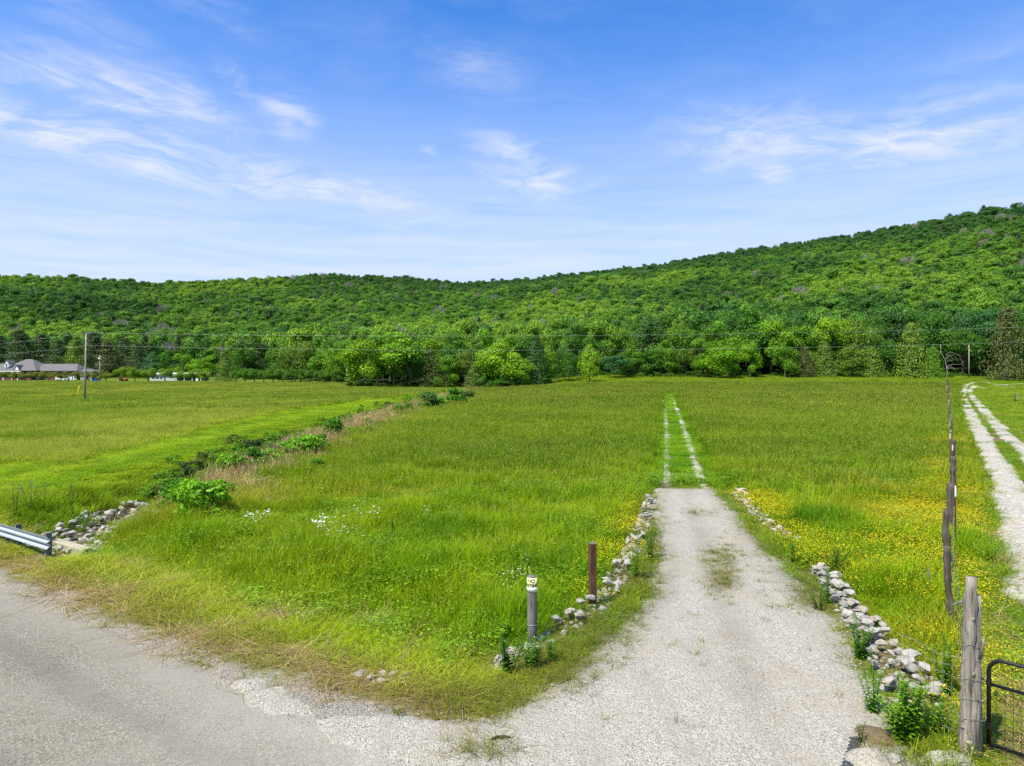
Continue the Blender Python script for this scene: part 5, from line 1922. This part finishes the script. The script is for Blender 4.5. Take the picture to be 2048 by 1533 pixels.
for k in range(1, 8):
    z = zb + k * 0.1
    b = MB()
    b.tube([gpnt(0, z), gpnt(GL, z)], 0.0022, 4, cap=False)
    b.obj('mesh_wire', M['black_paint'], gate)
for z in (zb + 0.24, zm_ + 0.02):
    b = MB()
    b.tube([gpnt(-0.17, z + 0.02), gpnt(-0.05, z + 0.02)], 0.012, 6)
    b.tube([gpnt(0, z - 0.035), gpnt(0, z + 0.05)], 0.034, 8)
    b.obj('hinge', M['black_paint'], gate)

# sign post
sx, sy = G(1064, 1292)
sp = empty('sign_post', (sx, sy, zt1(sx, sy)), 'round grey wooden post carrying a pale yellow hunting sign', 'post')
SH = CAMZ - (1152 - HZ) * sy / F - zt1(sx, sy)
b = MB()
PR = 0.090
b.tube([(0, 0, -0.2), (0.004, 0, SH * 0.3), (0, 0.003, SH * 0.6), (0, 0, SH - 0.012), (0, 0, SH)], [PR * 1.04, PR, PR, PR * 0.98, PR * 0.93], 20)
b.obj('shaft', M['post_treated'], sp, True)
b = MB()
n = 24
b.tube([((PR + 0.004) * math.cos(6.283 * k / n), (PR + 0.004) * math.sin(6.283 * k / n), SH * 0.31) for k in range(n + 1)], 0.006, 6)
b.obj('wire_band', M['wire'], sp)


def wrap(z0, z1, a0, a1, rad, n=20):
    b = MB()
    V, Fs = [], []
    for k in range(n + 1):
        a = a0 + (a1 - a0) * k / n
        for rr_ in (rad, rad + 0.002):
            for z in (z0, z1):
                V.append((rr_ * math.sin(a), -rr_ * math.cos(a), z))
    for k in range(n):
        o, p = 4 * k, 4 * k + 4
        Fs += [(o + 2, p + 2, p + 3, o + 3), (o, o + 1, p + 1, p), (o + 1, o + 3, p + 3, p + 1), (o, p, p + 2, o + 2)]
    Fs += [(0, 2, 3, 1), (4 * n, 4 * n + 1, 4 * n + 3, 4 * n + 2)]
    return b.add(V, Fs)


sg = obj('hunting_sign', wrap(SH - 0.285, SH - 0.02, -1.75, 1.5, PR + 0.003).mesh('hunting_sign', M['sign_yellow'], True), None,
         loc=sp.location, label='pale yellow NO HUNTING sign wrapped round the grey post top', cat='sign')
wrap(SH - 0.268, SH - 0.20, -1.6, 1.4, PR + 0.0062).obj('white_strip', M['sign_white'], sg, True)


def sign_text(body, z, size, centre):
    cu = bpy.data.curves.new('lettering', 'FONT')
    cu.body = body
    cu.size = size
    cu.align_x = 'CENTER'
    cu.offset = 0.002
    cu.extrude = 0.0008
    to = bpy.data.objects.new('tmp_text', cu)
    C.objects.link(to)
    me = bpy.data.meshes.new_from_object(to)
    bpy.data.objects.remove(to)
    rr_ = PR + 0.0085
    for v in me.vertices:
        a = centre + v.co.x / rr_
        rad_ = rr_ + v.co.z
        v.co = Vector((rad_ * math.sin(a), -rad_ * math.cos(a), z + v.co.y))
    me.materials.clear()
    me.materials.append(M['sign_black'])
    obj('lettering', me, sg)


sign_text('NO', SH - 0.104, 0.095, -0.22)
sign_text('HUNTING', SH - 0.188, 0.088, -0.60)

# square brown post
bx_, by_ = G(1185, 1214)
bz_ = zt1(bx_, by_)
BH = CAMZ - (1087 - HZ) * by_ / F - bz_
bp_ = empty('brown_post', (bx_, by_, bz_), 'square dark reddish-brown wooden post left of the gravel drive', 'post')
b = MB()
b.box((0, 0, BH / 2 - 0.1), (0.142, 0.142, BH + 0.2), 0.25)
b.obj('shaft', M['post_brown'], bp_, bevel=0.008)
b = MB()
b.box((0, 0, BH + 0.003), (0.128, 0.128, 0.012), 0.25)
b.obj('weathered_top', M['post_treated'], bp_)

# ------------------------------------------------------------------ guardrail, headwall, culvert
ge = Vector(G(94, 1118) + (0,))
gdr = Vector((-RD[0], -RD[1], 0))
gz0 = zt1(ge.x, ge.y)
gr = empty('guardrail', (ge.x, ge.y, gz0), 'galvanised W-beam guardrail end at the left road edge', 'guardrail')
prof = [(0.0, 0.30), (-0.015, 0.33), (-0.085, 0.385), (-0.085, 0.42), (0.0, 0.465), (0.0, 0.485), (-0.085, 0.53), (-0.085, 0.565), (-0.015, 0.62), (0.0, 0.65),
        (0.006, 0.65), (-0.008, 0.616), (-0.078, 0.563), (-0.078, 0.533), (0.007, 0.486), (0.007, 0.464), (-0.078, 0.418), (-0.078, 0.388), (-0.008, 0.334), (0.006, 0.30)]
b = MB()
b.prism([(-a, z - 0.06) for a, z in prof], (0, 0, 0), gdr * 14)
b.obj('rail', M['galv'], gr)
for s in (0.35, 2.3, 4.2, 6.1, 8.0, 9.9, 11.8):
    b = MB()
    c = gdr * s + Vector((RN[0], RN[1], 0)) * 0.17
    b.box((c.x, c.y, 0.18), (0.10, 0.15, 0.9), math.atan2(gdr.y, gdr.x))
    b.obj('post', M['post_treated'], gr)
hx, hy = G(150, 1116)
hw = empty('culvert_headwall', (hx, hy, zt1(hx, hy)), 'low tan concrete culvert headwall at the guardrail end', 'headwall')
b = MB()
b.box((-0.55, 0.55, -0.12), (2.6, 0.34, 0.95), math.atan2(RD[1], RD[0]))
b.obj('wall', M['concrete'], hw, bevel=0.02)
stone_line('rubble_patch', 'white stones lying against the concrete headwall', 'stones', [(hx - 0.5, hy - 0.1), (hx + 0.35, hy - 0.15)], 0.08, 0.14, 0.3, 7)

# culvert pipe end and dirt mound at the bottom right
cx_, cy_ = G(1690, 1512)
cp = empty('culvert_pipe', (cx_, cy_ - 0.15, zt1(cx_, cy_) - 0.09), 'dark corrugated culvert pipe end poking out of the gravel', 'pipe')
b = MB()
pd = Vector((0.55, 0.83, 0)).normalized()
pl = [(-pd * 0.5) + pd * 0.05 * k + Vector((0, 0, 0.0)) for k in range(22)]
b.tube(pl, [0.15 + (0.012 if k % 2 else 0) for k in range(22)], 18)
b.obj('corrugated_barrel', M['dark_metal'], cp, True)
b = MB()
n = 18
b.tube([pd * 0.56 + Vector((pd.y, -pd.x, 0)) * 0.155 * math.cos(6.283 * k / n) + Vector((0, 0, 0.155 * math.sin(6.283 * k / n))) for k in range(n + 1)], 0.018, 6)
b.obj('rim', M['dark_metal'], cp, True)


def mound(name, px, py, rx, ry, h, mat, label, cat, seed):
    x0, y0 = G(px, py)
    n = 26
    gx_, gy_ = np.meshgrid(np.linspace(-1.15, 1.15, n), np.linspace(-1.15, 1.15, n))
    x, y = gx_.ravel() * rx, gy_.ravel() * ry
    r2 = np.clip(1 - gx_.ravel() ** 2 - gy_.ravel() ** 2 + 0.5 * fbm(x, y, 0.5, seed), -0.4, 1)
    z = ztr(x + x0, y + y0) - zt1(x0, y0) + h * np.where(r2 > 0, r2 ** 0.8, r2 * 0.6) + 0.06 * fbm(x, y, 0.16, seed + 3) + 0.02
    i = (np.arange(n - 1)[:, None] * n + np.arange(n - 1)[None, :]).ravel()
    me = mesh_np(name, np.stack([x, y, z], 1), np.stack([i, i + 1, i + n + 1, i + n], 1), mat, True)
    obj(name, me, loc=(x0, y0, zt1(x0, y0)), label=label, cat=cat)


mound('dirt_mound', 1750, 1478, 0.26, 0.30, 0.11, M['dirt'], 'low tan dirt mound at the foot of the weeds beside the gravel', 'dirt mound', 7)
mound('gravel_heap', 1738, 1530, 0.30, 0.28, 0.15, M['gravel'], 'grey gravel heaped over the culvert pipe at the bottom edge', 'gravel heap', 17)
mound('flat_rock', 1895, 1524, 0.34, 0.20, 0.12, M['stone'], 'flat grey slab of rock at the foot of the gate post', 'rock', 27)
for (px, py, s, lb) in [(1790, 1527, 0.24, 'single pale rock at the bottom edge left of the flat slab'), (1180, 1352, 0.10, 'small pale rock lying alone on the gravel drive')]:
    x, y = G(px, py)
    obj('rock', ROCKS[5], loc=(x, y, zt1(x, y) + s * 0.25), rot=(0.2, 0.1, 1.0), scale=(s * 0.55, s * 0.5, s * 0.5), label=lb, cat='rock')
x, y = G(1000, 1486)
b = MB()
b.tube([(-0.13, -0.035, 0.0), (-0.05, 0.0, 0.012), (0.05, 0.022, 0.01), (0.14, 0.03, 0.0)], [0.012, 0.02, 0.021, 0.012], 7)
b.obj('rubber_scrap', M['tire'], loc=(x, y, zt1(x, y) + 0.06), label='short black strip of rubber lying on the pale gravel', cat='scrap')

# ------------------------------------------------------------------ utility poles and wires
PY_ = 116.0
pxx, pyy = AT(171, PY_)
pzz = zt1(pxx, pyy)
PH = CAMZ + (HZ - 668) * PY_ / F - pzz
pole = empty('utility_pole', (pxx, pyy, pzz), 'tall bare wooden utility pole standing in the left field', 'utility pole')
b = MB()
b.tube([(-0.12, 0, -0.3), (0.0, 0, PH * 0.5), (0.10, 0, PH)], [0.165, 0.14, 0.105], 12)
b.obj('shaft', M['pole'], pole, True)
b = MB()
b.tube([(0.10, 0, PH), (0.10, 0, PH + 0.22)], [0.05, 0.04], 8)
b.obj('insulator', M['galv'], pole)
b = MB()
b.box((0.07, -0.16, PH * 0.835), (0.12, 0.12, 0.18))
b.obj('wire_bracket', M['galv'], pole)
gw = empty('guy_wire', (pxx, pyy, pzz), 'slanting guy wire with a yellow guard left of the utility pole', 'guy wire')
g0 = Vector((AT(151, PY_)[0] - pxx, 0, zt1(*AT(151, PY_)) - pzz))
g1 = Vector((0.05, -0.1, PH * 0.92))
dg = Vector((0.63, 0, 2.75))
b = MB()
b.tube([g0, g0 + dg], 0.05, 8)
b.obj('yellow_guard', M['guard_yellow'], gw, True)
b = MB()
b.tube([g0 + dg, g0 + dg * 1.3, g1], 0.007, 4)
b.obj('strand', M['wire'], gw)


def wire_span(A, Bp, sag, label, rad=0.0085):
    A, Bp = Vector(A), Vector(Bp)
    b = MB()
    pts_ = []
    for k in range(41):
        t = k / 40
        p = A.lerp(Bp, t)
        p.z -= sag * 4 * t * (1 - t)
        pts_.append(p - A)
    b.tube(pts_, rad, 5)
    b.obj('power_line', M['line'], loc=A, label=label, cat='power line', group='overhead power lines')


top = (pxx + 0.1, pyy, pzz + PH + 0.2)
low = (pxx + 0.07, pyy - 0.2, pzz + PH * 0.83)


def W3(px, py, Y):
    return ((px - CX) / F * Y, Y, CAMZ + (HZ - py) * Y / F)


wire_span(top, W3(2260, 648, 108), 1.15, 'upper power line spanning from the field pole to the right edge')
wire_span(low, W3(2260, 678, 108), 1.25, 'lower power line spanning from the field pole to the right edge')
wire_span(top, W3(-420, 712, 170), 1.3, 'upper power line running left from the field pole')
wire_span(low, W3(-420, 724, 170), 1.3, 'lower power line running left from the field pole')


def far_pole(px, Y, topy, label, rad=0.14, can=True):
    x, y = AT(px, Y)
    z = zt1(x, y)
    H = CAMZ + (HZ - topy) * Y / F - z
    r = empty('utility_pole', (x, y, z), label, 'utility pole')
    b = MB()
    b.tube([(0, 0, -0.3), (0, 0, H * 0.5), (0, 0, H)], [rad * 1.3, rad * 1.1, rad * 0.85], 10)
    b.obj('shaft', M['pole'], r, True)
    if can:
        b = MB()
        b.tube([(0.0, -0.42, H * 0.80), (0, -0.42, H * 0.90)], 0.27, 12)
        b.obj('transformer', M['galv'], r, True)
        b = MB()
        b.box((0, -0.1, H * 0.93), (1.5, 0.12, 0.14))
        b.obj('crossarm', M['pole'], r)
    return (x, y, z + H)


p2 = far_pole(200, 258, 711, 'shorter utility pole with a transformer beside the house', 0.2)
p3 = far_pole(1938, 205, 690, 'thin utility pole against the trees behind the right fence end', 0.13, False)


# ------------------------------------------------------------------ house, shed, vehicles beyond the left field
HY = 278.0
hs = HY / F
hxo, _ = AT(60, HY)
hzo = zt1(hxo, HY) - 0.2
house = empty('house', (hxo, HY, hzo), 'large maroon brick house with grey hipped roofs and white gables', 'house')
HB = HZ + (CAMZ - hzo) / hs


def hp(px, py):
    return (px - 60) * hs, (HB - py) * hs


def wallbox(x0, x1, y0, y1, pz0, pz1):
    a, c = hp(x0, pz0), hp(x1, pz1)
    b = MB()
    b.box(((a[0] + c[0]) / 2, (y0 + y1) / 2, (a[1] + c[1]) / 2), (abs(c[0] - a[0]), y1 - y0, abs(c[1] - a[1])))
    return b


def hip(pxa, pxb, pxr0, pxr1, py_e, py_r, y0, y1):
    """hipped or gabled roof between columns pxa..pxb, its ridge pxr0..pxr1, with a small eave thickness"""
    (xa, ze), (xb, _), (r0, zr), (r1, _) = hp(pxa, py_e), hp(pxb, py_e), hp(pxr0, py_r), hp(pxr1, py_r)
    ym = (y0 + y1) / 2
    t = 0.22
    V = [(xa, y0, ze), (xb, y0, ze), (xb, y1, ze), (xa, y1, ze), (r0, ym, zr), (r1, ym, zr),
         (xa, y0, ze - t), (xb, y0, ze - t), (xb, y1, ze - t), (xa, y1, ze - t)]
    Fs = [(0, 1, 5, 4), (1, 2, 5), (2, 3, 4, 5), (3, 0, 4), (6, 7, 1, 0), (7, 8, 2, 1), (8, 9, 3, 2), (9, 6, 0, 3), (9, 8, 7, 6)]
    return MB().add(V, Fs)


G0 = HB + 1
wallbox(-78, 61.8, 0, 13, G0, 742.2).obj('wall', M['brick'], house)
wallbox(62, 147, 2.0, 12, G0, 742.2).obj('wall', M['brick'], house)
wallbox(147.2, 166, 4.0, 12, G0, 743).obj('wall', M['brick'], house)
hip(-84, 20, -70, 12, 741.6, 727, -0.6, 13.6).obj('roof', M['roof'], house)
cr = hip(-2, 76, 30, 42, 741.2, 718, -1.2, 14.4).obj('roof', M['roof'], house)
hip(60, 150, 64, 134, 741.8, 727.6, 1.2, 12.8).obj('roof', M['roof'], house)
hip(146.6, 169, 155, 157, 743, 737, 3.2, 12.6).obj('roof', M['roof'], house)


def gable(px0, px1, py0, py1, yf, depth, roofover=0.25):
    (a, z0), (c, z1) = hp(px0, py0), hp(px1, py1)
    m = (a + c) / 2
    V = [(a, yf, z0), (c, yf, z0), (m, yf, z1), (a, yf + depth, z0), (c, yf + depth, z0), (m, yf + depth, z1)]
    g = MB().add(V, [(0, 1, 2), (5, 4, 3), (0, 3, 4, 1), (1, 4, 5, 2), (2, 5, 3, 0)]).obj('gable', M['white_paint'], house)
    o = roofover
    rf = MB()
    for s, e in (((a - o, z0 - 0.1), (m, z1 + o)), ((c + o, z0 - 0.1), (m, z1 + o))):
        (sx_, sz_), (ex_, ez_) = s, e
        rf.add([(sx_, yf - 0.2, sz_ + 0.03), (ex_, yf - 0.2, ez_ + 0.03), (ex_, yf + depth, ez_ + 0.03), (sx_, yf + depth, sz_ + 0.03),
                (sx_, yf - 0.2, sz_ + 0.2), (ex_, yf - 0.2, ez_ + 0.2), (ex_, yf + depth, ez_ + 0.2), (sx_, yf + depth, sz_ + 0.2)],
               [(0, 1, 2, 3), (7, 6, 5, 4), (0, 4, 5, 1), (1, 5, 6, 2), (2, 6, 7, 3), (3, 7, 4, 0)])
    rf.obj('gable_roof', M['roof'], g)
    return g


gable(34, 43.5, 741, 732.5, -1.6, 5)
gable(152, 165, 743, 737.5, 2.9, 3)
dm = gable(9, 18, 727.5, 722.5, -0.2, 4, 0.2)
wallbox(9.6, 17.4, -0.15, 3.5, 735, 727.6).obj('dormer_wall', M['white_paint'], dm)
wallbox(12, 15, -0.22, -0.14, 733.5, 728.2).obj('dormer_window', M['glass'], dm)
for (x0, x1, z0, z1, yf) in [(65, 71, 759, 751.5, 1.95), (84, 90, 759, 752, 1.95), (22, 27, 759, 751, -0.05), (48, 53, 759, 751, -0.05), (-20, -14, 759, 751, -0.05)]:
    wn = wallbox(x0, x1, yf - 0.03, yf + 0.1, z0, z1).obj('window', M['white_paint'], house)
    wallbox(x0 + 0.5, x1 - 0.5, yf - 0.07, yf - 0.032, z0 - 0.5, z1 + 0.5).obj('pane', M['shed_grey'] if x0 == 65 else M['glass'], wn)
for (x0, x1) in [(105, 113), (114.5, 138), (140, 147)]:
    gd = wallbox(x0, x1, 1.9, 1.98, G0 - 1, 750.5 if x1 - x0 < 20 else 749.8).obj('garage_door', M['white_paint'], house)
    for k in range(3):
        wallbox(x0 + 0.4, x1 - 0.4, 1.87, 1.898, 760 - 3 * k, 757.6 - 3 * k).obj('door_panel', M['white_paint'], gd)
wallbox(142.5, 144.5, 1.84, 1.868, 757, 752.5).obj('door_window', M['glass'], house)
for px in (-30, -18, 8, 15.5, 33, 44, 160, 164, 176, 180):
    wallbox(px - 0.7, px + 0.7, -2.6 if px < 100 else 0.6, -2.3 if px < 100 else 0.9, G0, 744).obj('column', M['white_paint'], house)
wallbox(-34, 50, -2.7, -2.25, 744, 742.3).obj('porch_beam', M['white_paint'], house)
wallbox(158, 182, 0.5, 1.0, 744, 743).obj('porch_beam', M['white_paint'], house)
hip(156, 184, 164, 176, 743, 739.5, 0.2, 4.0).obj('porch_roof', M['roof'], house)
wallbox(-70, -66, 5, 6.2, 730, 716).obj('chimney', M['brick'], house)

# sport utility vehicle
vx, vy = AT(125.5, 269)
car = empty('parked_car', (vx, vy, zt1(vx, vy)), 'white sport utility vehicle parked before the garage', 'car')
b = MB()
prof = [(-2.35, 0.42), (2.35, 0.42), (2.4, 0.75), (2.3, 1.0), (1.2, 1.08), (0.55, 1.62), (-1.85, 1.66), (-2.25, 1.15), (-2.38, 0.85)]
b.add([(px_, -0.92, z_) for px_, z_ in prof] + [(px_, 0.92, z_) for px_, z_ in prof],
      [tuple(range(9)), tuple(range(9, 18))[::-1]] + [(i, 9 + i, 9 + (i + 1) % 9, (i + 1) % 9) for i in range(9)])
b.obj('body', M['white_paint'], car, bevel=0.05)
for (x0, x1) in ((-1.75, -0.85), (-0.75, 0.1), (0.2, 0.75)):
    b = MB()
    top_in = 0.45 if x1 > 0.5 else 0.0
    b.add([(x0, -0.93, 1.1), (x1 + 0.15 * (x1 > 0.5), -0.93, 1.1), (x1 - top_in, -0.93, 1.52), (x0, -0.93, 1.52),
           (x0, -0.90, 1.1), (x1 + 0.15 * (x1 > 0.5), -0.90, 1.1), (x1 - top_in, -0.90, 1.52), (x0, -0.90, 1.52)],
          [(0, 1, 2, 3), (7, 6, 5, 4), (0, 4, 5, 1), (1, 5, 6, 2), (2, 6, 7, 3), (3, 7, 4, 0)])
    b.obj('side_window', M['glass'], car)
for x0 in (-1.45, 1.5):
    for yy in (-0.86, 0.86):
        wl_ = empty('wheel', (0, 0, 0), '', '')
        for kk in ('label', 'category'):
            if kk in wl_:
                del wl_[kk]
        wl_.parent = car
        wl_.location = (x0, yy, 0.36)
        b = MB()
        b.tube([(0, -0.11, 0), (0, 0.11, 0)], 0.36, 16)
        b.obj('tyre', M['tire'], wl_)
        b = MB()
        b.tube([(0, -0.125, 0), (0, 0.125, 0)], 0.2, 12)
        b.obj('rim', M['galv'], wl_)

# shed
SY = 268.0
s2 = SY / F
shx, _ = AT(350, SY)
shz = zt1(shx, SY) - 0.1
shed = empty('shed', (shx, SY, shz), 'long low grey metal shed beyond the left field', 'shed')
SBY = HZ + (CAMZ - shz) / s2


def sbox(x0, x1, y0, y1, p0, p1):
    b = MB()
    b.box((((x0 + x1) / 2 - 350) * s2, (y0 + y1) / 2, (SBY - (p0 + p1) / 2) * s2), ((x1 - x0) * s2, y1 - y0, abs(p0 - p1) * s2))
    return b


sbox(300, 351, 0, 7, SBY + 1, 749).obj('wall', M['shed_grey'], shed)
sbox(351.2, 402, 4.5, 7, SBY + 1, 749).obj('rear_wall', M['post_treated'], shed)
b = MB()
b.prism([(0.6, (SBY - 749) * s2), (-7.6, (SBY - 746) * s2), (-7.6, (SBY - 745.4) * s2), (0.6, (SBY - 748.2) * s2)], ((298 - 350) * s2, 0, 0), ((403 - 350) * s2, 0, 0))
b.obj('roof', M['white_paint'], shed)
for px in (352.5, 368, 384, 401):
    sbox(px - 0.5, px + 0.5, 0.1, 0.3, SBY + 1, 749.3).obj('post', M['white_paint'], shed)
sbox(391, 396, 0.1, 0.25, SBY + 1, 751.5).obj('door', M['white_paint'], shed)
for x0 in (304, 312, 320):
    sbox(x0, x0 + 5, -0.06, -0.01, 758, 753.5).obj('window', M['glass'], shed)
# small tractor, blue barrel
tx, ty = AT(247, 262)
trc = empty('tractor', (tx, ty, zt1(tx, ty)), 'small orange tractor parked between house and shed', 'tractor')
b = MB()
b.box((0.5, 0, 0.85), (1.5, 0.7, 0.6))
b.obj('bonnet', M['orange'], trc, bevel=0.06)
b = MB()
b.box((-0.7, 0, 1.9), (1.2, 1.2, 0.1))
b.obj('canopy', M['orange'], trc)
for sx_ in (-1.2, -0.2):
    for sy_ in (-0.5, 0.5):
        b = MB()
        b.tube([(sx_, sy_, 0.9), (sx_, sy_, 1.9)], 0.04, 6)
        b.obj('canopy_post', M['dark_metal'], trc)
for (x0, rr_) in ((-0.7, 0.62), (1.0, 0.38)):
    for yy in (-0.65, 0.65):
        b = MB()
        b.tube([(x0, yy - 0.14, rr_), (x0, yy + 0.14, rr_)], rr_, 16)
        b.obj('wheel', M['tire'], trc)
bx2, by2 = AT(191, 262)
brl = empty('blue_dumpster', (bx2, by2, zt1(bx2, by2)), 'small blue bin left of the short utility pole', 'bin')
b = MB()
b.box((0, 0, 0.55), (1.5, 1.1, 1.1))
b.obj('tub', M['blue'], brl, bevel=0.06)
b = MB()
b.box((0, 0, 1.16), (1.6, 1.2, 0.1), 0.02)
b.obj('lid', M['blue'], brl)

# wooden brace of the far right pasture fence
hx2, hy2 = G(2030, 806)
hb = empty('brace_fence', (hx2, hy2, zt1(hx2, hy2)), 'short dark wooden brace fence in the pasture at the right edge', 'fence')
for dx, h_ in ((0, 1.5), (2.3, 1.2), (4.6, 1.2)):
    b = MB()
    b.tube([(dx, 0, -0.2), (dx, 0, h_)], [0.12, 0.10], 9)
    b.obj('post', M['post_dark'], hb, True)
b = MB()
b.tube([(0, 0, 0.85), (4.6, 0, 0.85)], 0.055, 7)
b.obj('rail', M['post_grey'], hb, True)
